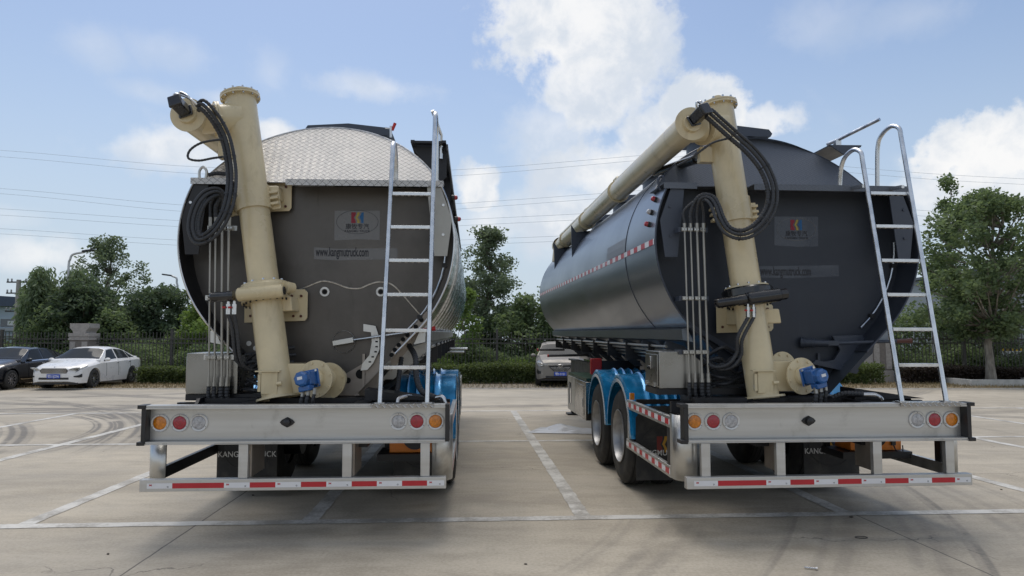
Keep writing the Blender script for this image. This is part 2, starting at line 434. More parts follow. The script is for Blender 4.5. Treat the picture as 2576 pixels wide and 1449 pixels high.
def ground_mats():
    m = bpy.data.materials.new('concrete'); m.use_nodes = True; t = m.node_tree; b = t.nodes['Principled BSDF']
    co = nd(t, 'ShaderNodeTexCoord').outputs['Object']
    sp = nd(t, 'ShaderNodeSeparateXYZ'); t.links.new(co, sp.inputs[0])
    x, y = V(t, sp.outputs[0]), V(t, sp.outputs[1])
    ca, sa = math.cos(R_(3.5)), math.sin(R_(3.5))
    u = (x - .667) * ca + (y - 6.74) * sa; w = (y - 6.74) * ca - (x - .667) * sa
    mp = nd(t, 'ShaderNodeMapping', Scale=(.35, 1.0, 1)); t.links.new(co, mp.inputs[0])
    st = mp.outputs[0]
    big = noise(t, st, .55, 6, .6, .4); mid = noise(t, co, 2.3, 8, .62, .3); fine = noise(t, co, 38, 4, .7); sweep = noise(t, st, 3.2, 6, .65, 1.0)
    tone = (big - .5) * .9 + (mid - .5) * .6 + (sweep - .5) * .55 + (fine - .5) * .75
    c0 = mixc(t, tone.step(-.32, .32), (.30, .258, .195), (.52, .46, .365))
    # grey traffic staining
    c0 = mixc(t, (noise(t, st, .35, 5, .55, .6).step(.48, .72)) * .40, c0, (.25, .23, .20))
    c0 = mixc(t, noise(t, co, 9, 3, .5).step(.74, .80) * .35, c0, (.12, .11, .10))
    # slab joints
    wob = (noise(t, co, 6, 3) - .5) * .012
    def joint(v, off, per, wd):
        return ((((v - off) + wob) / per + .5).frac() - .5).abs() * per
    j1 = joint(u, 2.58, 6.07, 0).step(.011, .003); j2 = joint(w, 2.55, 5.0, 0).step(.009, .002)
    c0 = mixc(t, j1 * .85, c0, (.035, .03, .028)); c0 = mixc(t, j2 * .45, c0, (.06, .055, .05))
    # slabs differ a little in tone
    cellv = nd(t, 'ShaderNodeTexWhiteNoise', noise_dimensions='2D')
    cx = nd(t, 'ShaderNodeCombineXYZ'); t.links.new((((u - 2.58) / 6.07).floor()).o, cx.inputs[0]); t.links.new((((w - 2.55) / 5.0).floor()).o, cx.inputs[1]); t.links.new(cx.outputs[0], cellv.inputs['Vector'])
    c0 = mixc(t, V(t, cellv.outputs[0]) * .22, c0, (.32, .295, .25))
    grit = noise(t, co, 85, 3, .8)
    c0 = mixc(t, grit.step(.58, .70) * .42, c0, (.15, .135, .11)); c0 = mixc(t, grit.step(.36, .26) * .30, c0, (.58, .54, .47))
    vo = nd(t, 'ShaderNodeTexVoronoi', feature='DISTANCE_TO_EDGE', Scale=.42); wv = nd(t, 'ShaderNodeVectorMath', operation='ADD')
    nz = nd(t, 'ShaderNodeTexNoise', Scale=1.6, Detail=6.0); t.links.new(co, nz.inputs['Vector']); t.links.new(co, wv.inputs[0]); t.links.new(nz.outputs['Color'], wv.inputs[1]); t.links.new(wv.outputs[0], vo.inputs['Vector'])
    crack = V(t, vo.outputs['Distance']).step(.0045, .0015) * noise(t, co, .5, 3).step(.52, .60)
    c0 = mixc(t, crack * .6, c0, (.08, .07, .06))
    # tyre marks: arcs of turning lorries
    skn = noise(t, co, 1.1, 5, .6)
    tot = None
    lug = noise(t, co, 22, 2, .5).step(.35, .6)
    for (cx_, cy_, r, wd, a, bx, by, br) in [
        (-13.35, 11.08, 6.4, .20, .75, -8.2, 14.3, 5.0), (-13.35, 11.08, 6.05, .10, .7, -8.2, 14.0, 4.0), (-18.36, 8.2, 12.64, .22, .8, -8.0, 14.8, 5.0), (-18.36, 8.2, 12.2, .14, .7, -8.0, 14.0, 4.5),
        (-20.37, 5.34, 13.83, .25, .7, -8.7, 12.6, 3.2), (-20.3, 5.3, 13.4, .14, .7, -9.4, 12.8, 3.4), (-21.03, 6.54, 15.54, .30, .7, -10.5, 18.0, 6.5), (-13.56, 21.5, 5.5, .28, .7, -11.3, 17.2, 5), (-14, 25, 8.2, .3, .7, -12, 17.5, 5.5),
        (-11.16, 14.18, 3.56, .24, .8, -10.6, 17.3, 3.8), (-9.0, 33, 14.5, .35, .7, -10, 19, 8), (-4.2, 36, 16, .4, .6, -9, 20.5, 8), (-16, 30, 9, .4, .6, -12, 21.2, 6),
        (-8.33, 10.97, 13.07, .07, .45, 4.0, 6.4, 3.0), (-8.1, 11.01, 12.56, .22, .22, 3.6, 6.3, 2.8), (-12.49, 13.64, 17.02, .20, .22, 2.8, 6.0, 2.6), (-12.49, 13.64, 16.6, .05, .25, 2.4, 5.8, 2.0),
        (-5.11, 8.65, 6.95, .26, .26, 1.2, 5.8, 1.9), (-5.11, 8.65, 6.5, .12, .16, 1.0, 5.8, 1.7), (-3.2, 8.84, 8.06, .24, .22, 4.8, 7.4, 2.2), (-3.2, 8.84, 8.5, .10, .18, 5.2, 7.4, 2.0),
        (9, 26, 9.5, .35, .5, 8, 16, 7), (4, 31, 12, .4, .5, 10, 20, 8), (1.5, 9, 9.6, .35, .5, 2, 18.4, 5), (-2, 28, 10, .3, .5, 1, 18.5, 4), (14, 22, 7, .35, .5, 9.5, 16.5, 6)]:
        d = ((x - cx_) * (x - cx_) + (y - cy_) * (y - cy_)).sqrt() - r
        rib = (d * (34.0 if wd > .15 else 60.0)).sin().step(-.9, .7) * .6 + .4
        k = d.abs().step(wd, wd * .55) * rib
        q = ((x - bx) * (x - bx) + (y - by) * (y - by)).sqrt().step(br, br * .35)
        k = k * q * a
        tot = k if tot is None else tot.max(k)
    tot = tot * skn.step(.30, .50) * (lug * .3 + .7)
    c0 = mixc(t, (tot * 1.25).min(.75), c0, (.085, .08, .075))
    t.links.new(c0, b.inputs['Base Color'])
    t.links.new(mid.step(.2, .8, .62, .88).o, b.inputs['Roughness'])
    bn = nd(t, 'ShaderNodeBump', Strength=.25, Distance=.004); t.links.new((fine * .6 + mid - j1).o, bn.inputs['Height']); t.links.new(bn.outputs[0], b.inputs['Normal'])
    return m


concrete = ground_mats()
earth = pm('earth_and_weeds', (.10, .12, .04), .95, col2=(.045, .06, .02), scale=.8, bump=.6, bscale=6)
verge_m = pm('dry_grass_soil', (.27, .21, .13), .95, col2=(.15, .115, .07), scale=5, bump=.8, bscale=14)
kerb_m = pm('kerb_concrete', (.42, .40, .36), .85, var=.2, scale=6, bump=.2)


def sheet_obj(name, x0, x1, y0, y1, z, mat, kind='structure', nx=1):
    mb = MB(); mb.add([(x0, y0, z), (x1, y0, z), (x1, y1, z), (x0, y1, z)], [(0, 1, 2, 3)])
    return tag(mb.build(name, mat, smooth=0), kind=kind)


sheet_obj('ground', -700, 700, -300, 900, -.05, earth)
yard = MB(); yard.box(-90, 90, -25, 25.0, -.045, 0)
tag(yard.build('concrete_yard', concrete, smooth=0), kind='structure')
# verge strips with an uneven dry-grass surface
tag(MB().box(-90, -2.4, 25.12, 29.0, -.04, .03).box(4.3, 90, 25.12, 29.0, -.04, .03).build('verge', verge_m, smooth=0), kind='structure')


def brick_mat():
    m = bpy.data.materials.new('grass_pavers'); m.use_nodes = True; t = m.node_tree; b = t.nodes['Principled BSDF']
    co = nd(t, 'ShaderNodeTexCoord').outputs['Object']
    br = nd(t, 'ShaderNodeTexBrick', Scale=1.0); t.links.new(co, br.inputs['Vector'])
    br.inputs['Color1'].default_value = (.30, .25, .20, 1); br.inputs['Color2'].default_value = (.22, .18, .14, 1); br.inputs['Mortar'].default_value = (.06, .055, .035, 1)
    br.inputs['Mortar Size'].default_value = .035; br.inputs['Brick Width'].default_value = .42; br.inputs['Row Height'].default_value = .22
    f = noise(t, co, 3, 5)
    t.links.new(mixc(t, f.step(.5, .8) * .7, br.outputs['Color'], (.10, .10, .045)), b.inputs['Base Color']); b.inputs['Roughness'].default_value = .9
    return m


tag(MB().box(-2.38, 4.28, 25.12, 28.6, -.04, .032).build('paved_strip', brick_mat(), smooth=0), kind='structure')
tag(MB().box(-90, 90, 25.003, 25.117, -.04, .03).build('kerb', kerb_m, bevel=.01), kind='structure')
# painted bay lines (worn)


def paint_mat():
    m = bpy.data.materials.new('worn_line_paint'); m.use_nodes = True; t = m.node_tree; b = t.nodes['Principled BSDF']
    co = nd(t, 'ShaderNodeTexCoord').outputs['Object']
    a = noise(t, co, 2.2, 6, .65); f = noise(t, co, 30, 5, .7)
    c = mixc(t, (a * .7 + f * .3).step(.38, .58), (.33, .31, .275), (.60, .585, .545))
    t.links.new(c, b.inputs['Base Color']); b.inputs['Roughness'].default_value = .75
    return m


line_m = paint_mat()
CG, SG = math.cos(R_(3.5)), math.sin(R_(3.5))


def gridp(u, w): return (.667 + u * CG - w * SG, 6.74 + u * SG + w * CG)


def line(u0, w0, u1, w1, wd=.15, z=.004):
    n = max(2, int(math.hypot(u1 - u0, w1 - w0) / .12)); rng = random.Random(int(u0 * 31 + w0 * 17 + u1)); rows = []
    dx_, dy_ = (u1 - u0), (w1 - w0); L = math.hypot(dx_, dy_); nx, ny = -dy_ / L, dx_ / L
    for i in range(n + 1):
        t = i / n; e1 = wd / 2 + rng.uniform(-.008, .006); e2 = wd / 2 + rng.uniform(-.008, .006)
        u, w = u0 + dx_ * t, w0 + dy_ * t
        a = gridp(u + nx * e1, w + ny * e1); c = gridp(u - nx * e2, w - ny * e2)
        rows.append([(a[0], a[1], z), (c[0], c[1], z)])
    o = MB().grid(rows).build('parking_line', line_m, smooth=0)
    me = o.data
    if me.polygons[0].normal.z < 0: me.flip_normals()
    tag(o, kind='structure')


for w_, u0, u1 in ((0.0, -12, 13), (5.2, -18, 16), (10.4, -24, 22)):
    line(u0, w_, u1, w_)
for k in range(-9, 9):
    line(k * 2.51, .078, k * 2.51, 5.122); line(k * 2.51, 5.278, k * 2.51, 10.322)
# ---------------------------------------------------------------- vegetation


def leafmat(name, a, b_, c=None):
    m = bpy.data.materials.new(name); m.use_nodes = True; t = m.node_tree; b = t.nodes['Principled BSDF']
    co = nd(t, 'ShaderNodeTexCoord').outputs['Object']
    f = noise(t, co, .9, 4); g = noise(t, co, 9, 2)
    gi = nd(t, 'ShaderNodeNewGeometry').outputs['Random Per Island']
    k = f * .55 + g * .25 + V(t, gi) * .25
    t.links.new(mixc(t, k.step(.38, .68), a, b_), b.inputs['Base Color'])
    b.inputs['Roughness'].default_value = .55; b.inputs['Specular IOR Level'].default_value = .35
    tr = nd(t, 'ShaderNodeBsdfTranslucent'); t.links.new(mixc(t, .3, b_, (b_[0] * 1.6, b_[1] * 1.6, b_[2] * .8)), tr.inputs['Color'])
    mx_ = nd(t, 'ShaderNodeMixShader'); mx_.inputs[0].default_value = .45
    t.links.new(b.outputs[0], mx_.inputs[1]); t.links.new(tr.outputs[0], mx_.inputs[2]); t.links.new(mx_.outputs[0], t.nodes['Material Output'].inputs['Surface'])
    return m


LF = dict(dark=leafmat('leaves_dark', (.05, .078, .05), (.11, .155, .088)), mid=leafmat('leaves_mid', (.07, .105, .055), (.185, .245, .12)),
          lite=leafmat('leaves_light', (.07, .12, .03), (.18, .26, .07)), willow=leafmat('leaves_willow', (.08, .12, .065), (.19, .25, .14)),
          grey=leafmat('leaves_grey', (.08, .11, .07), (.19, .24, .15)), hedge=leafmat('leaves_hedge', (.045, .07, .025), (.13, .17, .06)),
          purple=leafmat('leaves_purple', (.03, .022, .022), (.07, .055, .045)))
bark = pm('bark', (.19, .16, .125), .9, col2=(.07, .058, .045), scale=9, stretch=(1, 1, .25), bump=.8, bscale=20)
pale_bark = pm('pale_bark', (.33, .30, .25), .9, col2=(.14, .12, .10), scale=7, stretch=(1, 1, .35), bump=.6, bscale=20)


def leaf_quads(mb, rng, c, r, n, size, droop=0.0, flat_=1.0):
    for _ in range(n):
        while True:
            q = Vector((rng.uniform(-1, 1), rng.uniform(-1, 1), rng.uniform(-1, 1)))
            if q.length < 1: break
        p = c + Vector((q.x * r, q.y * r, q.z * r * flat_))
        d = Vector((rng.gauss(0, 1), rng.gauss(0, 1), rng.gauss(0, .6) - droop)).normalized()
        s = d.cross(Vector((rng.gauss(0, 1), rng.gauss(0, 1), rng.gauss(0, 1)))).normalized()
        L = size * rng.uniform(.7, 1.3); w_ = L * (.30 if droop < 1 else .13)
        mb.add([p, p + d * L * .5 + s * w_, p + d * L, p + d * L * .5 - s * w_], [(0, 1, 2, 3)])


def tree(name, x, y, h, cr, z0, leaf, label, group, seed=1, clumps=70, per=70, size=.16, trunk_r=.10, clump_r=.5, shape='round', droop=0, barkm=None, lean=(0, 0), z_base=0, depth=None, limb=.3):
    rng = random.Random(seed)
    root = empty(name, (x, y, z_base)); tag(root, label, 'tree', group)
    tb = MB(); cb = MB()
    top = Vector((lean[0], lean[1], h * .92))
    n = 9; ax = [Vector((top.x * (i / n) ** 1.3 + rng.uniform(-.04, .04) * i, top.y * (i / n) ** 1.3 + rng.uniform(-.04, .04) * i, top.z * i / n)) for i in range(n + 1)]
    tb.tube(ax, [trunk_r * (1.25 if i == 0 else 1 - .85 * i / n) for i in range(n + 1)], 9)
    dpt = depth or cr
    for i in range(clumps):
        t = rng.random()
        z = z0 + (h - z0) * t
        if shape == 'round': env = math.sqrt(max(0, 1 - (2 * t - .9) ** 2 / 1.25)) if t > .05 else .55
        elif shape == 'cone': env = (1 - t) ** .7 * .95 + .12
        elif shape == 'tall': env = .45 + .55 * math.sin(math.pi * min(1, t * 1.05)) if t < .85 else .35
        else: env = math.sqrt(max(.02, 1 - t * t)) * .95
        a = rng.uniform(0, 2 * math.pi); rr = math.sqrt(rng.random()) * env * rng.uniform(.75, 1.12)
        if math.sin(a * 3 + seed) * math.sin(z * 2.3 + seed * 1.7) > .5: continue
        if rng.random() < .12: rr *= 1.22
        base = ax[max(1, min(n, int(n * max(limb, (z - cr * .35) / top.z))))]
        c = Vector((top.x * t + math.cos(a) * rr * cr, top.y * t + math.sin(a) * rr * dpt, z))
        if rng.random() < .6:
            midp = base.lerp(c, .5) + Vector((0, 0, -.08 * cr))
            tb.tube([base, midp, c], [trunk_r * .32, trunk_r * .18, trunk_r * .06], 5)
        leaf_quads(cb, rng, c, clump_r * rng.uniform(.6, 1.25), int(per * rng.uniform(.6, 1.3)), size, droop, .75 if droop < 1 else 1.5)
    tb.build('trunk', barkm or bark, root)
    cb.build('crown', LF[leaf], root, smooth=0, fix=False)
    return root


TG = 'trees beyond the fence'
tree('willow_tree', -23.85, 36, 5.0, 1.0, .5, 'willow', 'pale green willow with drooping wind-blown fronds beside the utility pole', TG, 11, 150, 90, .34, .12, .5, 'round', 1.6)
tree('willow_tree', -22.35, 36.5, 5.1, 1.05, .6, 'willow', 'second pale willow, right behind the street lamp at the left stone pillar', TG, 12, 120, 90, .32, .12, .48, 'round', 1.6)
tree('poplar_tree', -24.6, 43, 7.9, 2.5, .8, 'grey', 'tallest airy tree on the left, sky showing through its pointed crown', TG, 13, 230, 60, .17, .13, .42, 'tall')
tree('broadleaf_tree', -21.4, 36, 4.45, 2.1, .5, 'dark', 'dense dark round tree above the white sedan', TG, 14, 150, 130, .18, .13, .55)
tree('broadleaf_tree', -18.4, 37, 4.35, 2.0, .6, 'dark', 'dense dark round tree between the white sedan and the left tanker', TG, 15, 150, 130, .18, .13, .55)
tree('broadleaf_tree', -16.2, 39, 5.6, 1.9, .6, 'mid', 'tree behind the second street lamp, half hidden by the left tanker', TG, 16, 110, 90, .17, .12, .5)
tree('broadleaf_tree', -14.2, 33, 3.4, 1.6, .3, 'lite', 'low bright green bush-like tree seen under the left tanker edge', TG, 17, 80, 90, .17, .08, .5)
tree('poplar_tree', -1.5, 36, 7.3, 1.95, .6, 'grey', 'tall airy tree rising right beside the left tanker', TG, 18, 260, 75, .16, .11, .42, 'tall', lean=(.4, 0))
tree('sapling', -2.0, 31.5, 3.9, .75, .3, 'lite', 'light green young tree beside the tall airy tree, behind the fence', TG, 19, 55, 60, .16, .05, .38, 'cone')
tree('poplar_tree', 2.3, 34, 5.9, 1.75, .5, 'mid', 'broad green tree left of the right tanker, above the grey car', TG, 20, 200, 80, .17, .11, .45, 'tall', lean=(1.1, 0))
tree('broadleaf_tree', .6, 33.5, 3.6, 1.6, .2, 'mid', 'low dark tree filling the gap between the two taller central trees', TG, 21, 100, 90, .17, .08, .5)
tree('broadleaf_tree', 6.3, 38, 5.4, 2.4, .4, 'mid', 'tree hidden mostly behind the right tanker', TG, 22, 90, 80, .18, .1, .55)
tree('broadleaf_tree', 16.2, 33, 3.9, 1.5, .3, 'mid', 'low tree behind the right stone pillar', TG, 23, 70, 70, .18, .1, .5)
tree('broadleaf_tree', -9, 37, 4.4, 2.2, .4, 'mid', 'broad tree behind the hopper of the left tanker', TG, 31, 90, 80, .18, .1, .55)
tree('broadleaf_tree', -6, 38, 4.6, 2.2, .4, 'mid', 'tree hidden by the wheels and tank of the left tanker', TG, 32, 90, 80, .18, .1, .55)
tree('poplar_tree', 21.1, 34, 9.5, 1.15, 1.5, 'mid', 'slim tall tree whose tip rises left above the planter tree', TG, 24, 110, 60, .17, .1, .38, 'cone')
tree('broadleaf_tree', 21.0, 32.5, 4.2, 2.0, .3, 'grey', 'grey-green bushy tree behind the planter tree trunk', TG, 25, 80, 80, .17, .1, .5)
tree('planter_tree', 18.45, 27.6, 7.3, 2.65, 1.8, 'mid', 'big leafy street tree standing in the concrete planter on the right', None, 26, 330, 85, .16, .17, .42, 'round', barkm=pale_bark, lean=(.3, 0), z_base=.1, limb=.42)
# bands of shrubs behind the fence and the clipped hedge in front of it


def scatter(name, label, cat, x0, x1, y0, y1, hz, n, size, leaf, seed, kind=None, z0=.05, group=None, bumps=0.4, droop=0):
    rng = random.Random(seed); mb = MB()
    for i in range(n):
        x = rng.uniform(x0, x1); y = rng.uniform(y0, y1)
        hh = hz * (1 - bumps + bumps * (.5 + .5 * math.sin(x * 1.3 + 2 * math.sin(x * .37 + seed)))) * rng.uniform(.85, 1.05)
        z = z0 + hh * (1 - rng.random() ** 2) if rng.random() < .75 else z0 + hh * rng.random()
        leaf_quads(mb, rng, Vector((x, y, z)), .09, 3, size, droop)
    o = mb.build(name, LF[leaf], smooth=0, fix=False)
    return tag(o, label, cat, group, kind)


LH = 'clipped hedges along the fence'
scatter('hedge', 'clipped green hedge behind the white sedan, left of the left tanker', 'hedge', -14.55, -4.0, 27.6, 28.5, .62, 11000, .09, 'hedge', 1, group=LH, bumps=.12)
scatter('hedge', 'clipped green hedge between the two tankers', 'hedge', -3.9, 5.5, 27.8, 28.6, .75, 9000, .09, 'hedge', 2, group=LH, bumps=.12)
scatter('hedge', 'short leafy hedge left of the right stone pillar', 'hedge', 8.0, 14.3, 27.4, 28.3, .72, 5000, .10, 'hedge', 3, group=LH, bumps=.15)
scatter('hedge', 'dark purplish hedge right of the right stone pillar', 'hedge', 15.4, 23.0, 27.8, 28.6, .62, 7000, .09, 'purple', 4, group=LH, bumps=.15)
scatter('undergrowth', None, None, -24.6, 6.5, 30.4, 33.5, 1.5, 26000, .13, 'mid', 5, 'stuff')
scatter('undergrowth', None, None, 6.5, 32, 30.4, 33.5, 1.5, 14000, .13, 'mid', 6, 'stuff')
scatter('wild_shrubs', None, None, -24.3, 30, 33.8, 36, 3.2, 28000, .16, 'mid', 8, 'stuff', bumps=.5)
scatter('yellow_weeds', None, None, -13, 6, 30.1, 30.8, .9, 5000, .09, 'lite', 7, 'stuff', bumps=.6)
# dry grass on the verge
rng = random.Random(5); mb = MB()
for i in range(16000):
    x = rng.uniform(-25, 26); y = rng.uniform(25.2, 28.2)
    if -2.3 < x < 4.2 and rng.random() < .75: continue
    z = .028; d = Vector((rng.gauss(0, .35), rng.gauss(0, .35), 1)).normalized() * rng.uniform(.05, .13); s = Vector((rng.gauss(0, 1), rng.gauss(0, .5), 0)).normalized() * .012
    p = Vector((x, y, z)); mb.add([p - s, p + s, p + d], [(0, 1, 2)])
tag(mb.build('dry_grass', pm('straw', (.36, .27, .14), .9, col2=(.16, .13, .06), scale=1.5), smooth=0, fix=False), kind='stuff')
# ---------------------------------------------------------------- iron fence, pillars
iron = pm('fence_iron', (.06, .056, .05), .6, var=.2)


def fence(x0, x1, y, posts, label, hgt=2.05):
    root = empty('iron_fence', ((x0 + x1) / 2, y, 0)); tag(root, label, 'fence', 'iron fence sections')
    cx = (x0 + x1) / 2
    mb = MB()
    for z in (1.77, 1.60, .42, .28): mb.box(x0 - cx, x1 - cx, -.018, .018, z - .022, z + .022)
    mb.build('rail_set', iron, root)
    mb = MB(); n = int((x1 - x0) / .145)
    for i in range(1, n):
        x = x0 + (x1 - x0) * i / n - cx
        if any(abs(x + cx - p) < .06 for p in posts): continue
        mb.box(x - .011, x + .011, -.040, -.0185, .2, hgt)
    mb.build('picket_row', iron, root)
    for p in posts: MB().box(p - cx - .05, p - cx + .05, .02, .12, 0, hgt + .08).box(p - cx - .06, p - cx + .06, .01, .13, hgt + .082, hgt + .11).build('post', iron, root)
    MB().box(x0 - cx, x1 - cx, .0, .14, -.03, .199).build('kerb_base', kerb_m, root)


fence(-29, -18.0, 29.3, (-25.4, -21.0), 'black iron picket fence left of the left stone pillar')
fence(-17.05, 14.4, 29.3, (-14.0, -9.6, -5.2, -.62, 3.9, 8.4, 12.8), 'long black iron picket fence between the two stone pillars')
fence(15.5, 23.4, 29.3, (18.6, 22.6), 'black iron picket fence right of the right stone pillar')
granite = pm('granite', (.36, .33, .30), .8, var=.16, scale=14, bump=.2)
granite_d = pm('granite_dark_joint', (.20, .175, .155), .85, var=.15, scale=12)


def pillar(x, y, label, s=1.0):
    r = empty('stone_pillar', (x, y, 0)); tag(r, label, 'pillar', 'stone fence pillars')
    a = .42 * s
    MB().box(-a, a, -a, a, 0, .5).build('plinth', granite, r, bevel=.01)
    mb = MB().box(-a * .90, a * .90, -a * .90, a * .90, .502, 1.72)
    mb.build('shaft', granite_d, r)
    mb = MB()
    for u0, u1 in ((-.84, -.30), (.30, .84)): mb.box(a * u0, a * u1, -a * .95, -a * .905, .56, 1.66)
    for u0, u1 in ((-.84, .84),): mb.box(-a * .95, -a * .905, a * u0, a * u1, .56, 1.66)
    mb.build('panel', granite, r, bevel=.006)
    MB().box(-a * 1.0, a * 1.0, -a, a, 1.722, 1.80).box(-a * .95, a * .95, -a * .95, a * .95, 1.802, 1.86).box(-a, a, -a, a, 1.862, 2.0).build('band', granite, r, bevel=.01)
    b = MB(); vs = [(-a * .6, 2.002), (a * .6, 2.002), (a * .62, 2.08), (a * .92, 2.22), (a * .92, 2.40), (-a * .92, 2.40), (-a * .92, 2.22), (-a * .62, 2.08)]
    b.prism(vs, (0, a * .9, 0), (1, 0, 0), (0, 0, 1), a * 1.8); b.build('capital', granite, r)


pillar(-17.5, 29.2, 'tall stone fence pillar behind the black and white sedans')
pillar(14.95, 29.2, 'stone fence pillar seen between the right tanker and its ladder')
# planter kerb under the tree
mb = MB()
mb.box(16.9, 19.9, 26.4, 26.55, 0, .26).box(16.9, 19.9, 28.2, 28.35, 0, .26).box(16.9, 17.05, 26.552, 28.198, 0, .26).box(19.75, 19.9, 26.552, 28.198, 0, .26)
o = mb.build('planter_kerb', pm('planter_concrete', (.5, .49, .45), .85, var=.15, bump=.2), bevel=.012); tag(o, 'low pale concrete planter kerb around the street tree', 'planter')
tag(MB().box(17.06, 19.74, 26.56, 28.19, 0, .15).build('planter_soil', verge_m, smooth=0), 'brown soil bed filling the concrete planter', 'soil bed')
# ---------------------------------------------------------------- lamps, poles, wires
pole_m = pm('galvanised_pole', (.55, .56, .56), .45, .3); conc_pole = pm('pole_concrete', (.33, .31, .28), .85, var=.15)


def street_lamp(x, y, h, sx, label, arm=.8):
    r = empty('street_lamp', (x, y, 0)); tag(r, label, 'street lamp', 'street lamps beyond the fence')
    q = [Vector((0, 0, 0)), Vector((0, 0, h * .6)), Vector((0, 0, h - .7)), Vector((sx * .06, 0, h - .35)), Vector((sx * .25 * arm, 0, h - .1)), Vector((sx * arm, 0, h + .03))]
    MB().tube([q[0], q[1]] + spline(q[1:], 5)[1:], [.08] + [.055] * (len(spline(q[1:], 5))), 10).build('pole', pole_m, r)
    e = q[-1]
    MB().prism([(-.02, -.03), (.5, -.02), (.56, .02), (.5, .06), (0, .05)], e - Vector((.0 if sx > 0 else 0, .09, 0)), (sx, 0, .12), (0, 0, 1), .18 * (1 if sx > 0 else 1)).build('lamp_head', M['black'], r)


street_lamp(-22.55, 36, 6.2, 1, 'tall curved-arm street lamp left of the tallest tree')
street_lamp(-18.85, 40, 5.35, -1, 'curved-arm street lamp next to the left tanker', .35)
street_lamp(18.6, 31.5, 4.6, 1, 'white lamp pole partly hidden behind the planter tree')
r = empty('utility_pole', (-31.3, 45, 0)); tag(r, 'concrete utility pole with crossarms left of the willow', 'utility pole')
MB().cyl((0, 0, 0), (0, 0, 5.6), .2, .13, 14).build('pole', conc_pole, r)
for z in (5.45, 4.75, 3.6):
    MB().box(-.75, .75, -.05, .05, z - .04, z + .04).build('crossarm', M['frame'], r)
    for x in (-.7, -.45, .45, .7): MB().lathe([(0, .03), (.05, .06), (.1, .03), (.15, .06), (.2, .02)], (x, 0, z + .04), (0, 0, 1), 8).build('insulator', pm('ceramic', (.3, .3, .3), .4) if 'ceramic' not in bpy.data.materials else bpy.data.materials['ceramic'], r)
wire_m = flat('wire', (.60, .64, .70))
DW = 130.0


def wpt(x, y, D):
    c = cloud_dir(x, y); t = D / c.y
    return Vector((c.x * t, D, CAMH + c.z * t))


lefts = [(377, 425, 392), (393, 442, 403), (473, 523, 480), (486, 539, 492), (524, 563, 548), (540, 578, 562), (574, 612, 600), (587, 625, 612)]
mids = [(427, 392), (442, 404), (512, 480), (526, 492), (553, 530), (568, 545), (604, 585), (617, 598)]
for i, ((l0, l1, m0), (r0, r1)) in enumerate(zip(lefts, mids)):
    # one conductor: sags across the left of the picture, up to a tower behind the right tanker, down again to the right
    D = DW + 3 * (i % 2)
    pts = [wpt(-500, l0 - 22, D), wpt(0, l0 + 1, D), wpt(450, l1 - 8, D), wpt(820, l1 + 4, D), wpt(1150, r0, D), wpt(1600, r1, D), wpt(1900, r1 - 28 + 5 * i // 4, D)]
    MBw = MB().tube(spline(pts, 8), .026, 5)
    o = MBw.build('power_line', wire_m)
    tag(o, ('upper' if i % 2 == 0 else 'lower') + ' wire of the ' + ('topmost', 'second highest', 'third highest', 'lowest')[i // 2] + ' pair of thin overhead wires sagging across the left sky', 'power line', 'overhead conductors')
for i, y in enumerate((433, 447, 527, 541, 566, 588)):
    D = DW + 3 * (i % 2)
    pts = [wpt(1900, y - 35, D), wpt(2290, y + (0), D), wpt(2576, y + 17, D), wpt(3000, y + 38, D)]
    o = MB().tube(spline(pts, 8), .026, 5).build('power_line', wire_m)
    tag(o, ('topmost', 'second', 'third', 'fourth', 'fifth', 'lowest')[i] + ' thin overhead wire, counted downward, right of the right tanker', 'power line', 'overhead conductors')
# ---------------------------------------------------------------- buildings
wall_b = pm('pale_blue_cladding', (.33, .40, .45), .6, var=.05, scale=.4); roof_b = pm('dark_blue_roof', (.05, .07, .11), .6); win_b = pm('factory_glass', (.06, .075, .09), .15, spec=.8)
win_w = pm('factory_pale_pane', (.5, .52, .52), .4); grey_w = pm('grey_cladding', (.30, .32, .34), .65, var=.05, scale=.5); dgrey = pm('dark_grey_cladding', (.12, .135, .155), .65)  # window panes in one plain pale colour
b = empty('factory_building', (-66, 78, 0)); tag(b, 'pale blue factory hall with a dark roof band beyond the willows', 'building')
MB().box(-30, 14.8, 0, 20, 0, 4.4).box(-30, 14.8, .3, 20, 4.402, 5.6).build('wall', wall_b, b)
MB().prism([(-30, 5.603), (15.2, 5.603), (15.2, 6.4), (-30, 9.2)], (0, 20, 0), (1, 0, 0), (0, 0, 1), 20.4).build('roof', roof_b, b)
MB().box(-30, 14.9, -.5, -.01, 2.9, 3.2).box(-30, 14.9, -.5, -.01, 2.35, 2.5).build('canopy', grey_w, b)
for x in range(-26, 14, 4):
    MB().box(x, x + 3.4, -.06, -.01, 3.35, 4.2).build('window', win_b, b); MB().box(x + .8, x + 2.6, -.09, -.062, 3.5, 4.0).build('window_pane', win_w, b)
b = empty('warehouse', (62, 90, 0)); tag(b, 'long low dark-roofed warehouse far behind the right stone pillar', 'building')
MB().box(-20, 34, 0, 25, 0, 4.6).build('wall', grey_w, b)
MB().prism([(-20.5, 4.603), (34.5, 4.603), (34.5, 6.4), (8, 6.7), (-20.5, 5.6)], (0, 25, 0), (1, 0, 0), (0, 0, 1), 25.3).build('roof', dgrey, b)
for x in range(6, 32, 5): MB().box(x, x + 3.8, -.05, -.01, 2.9, 4.0).build('window', win_b, b)
b = empty('grey_building', (31.5, 33, 0)); tag(b, 'tall plain grey building wall at the right edge of the photo', 'building')
MB().box(-8.0, 10, 0, 12, 0, 5.2).build('wall', grey_w, b)
mb = MB()
for z in (1.2, 2.4, 3.6): mb.box(-8.015, 10, -.012, -.001, z, z + .03)
mb.build('cladding_joint', dgrey, b)
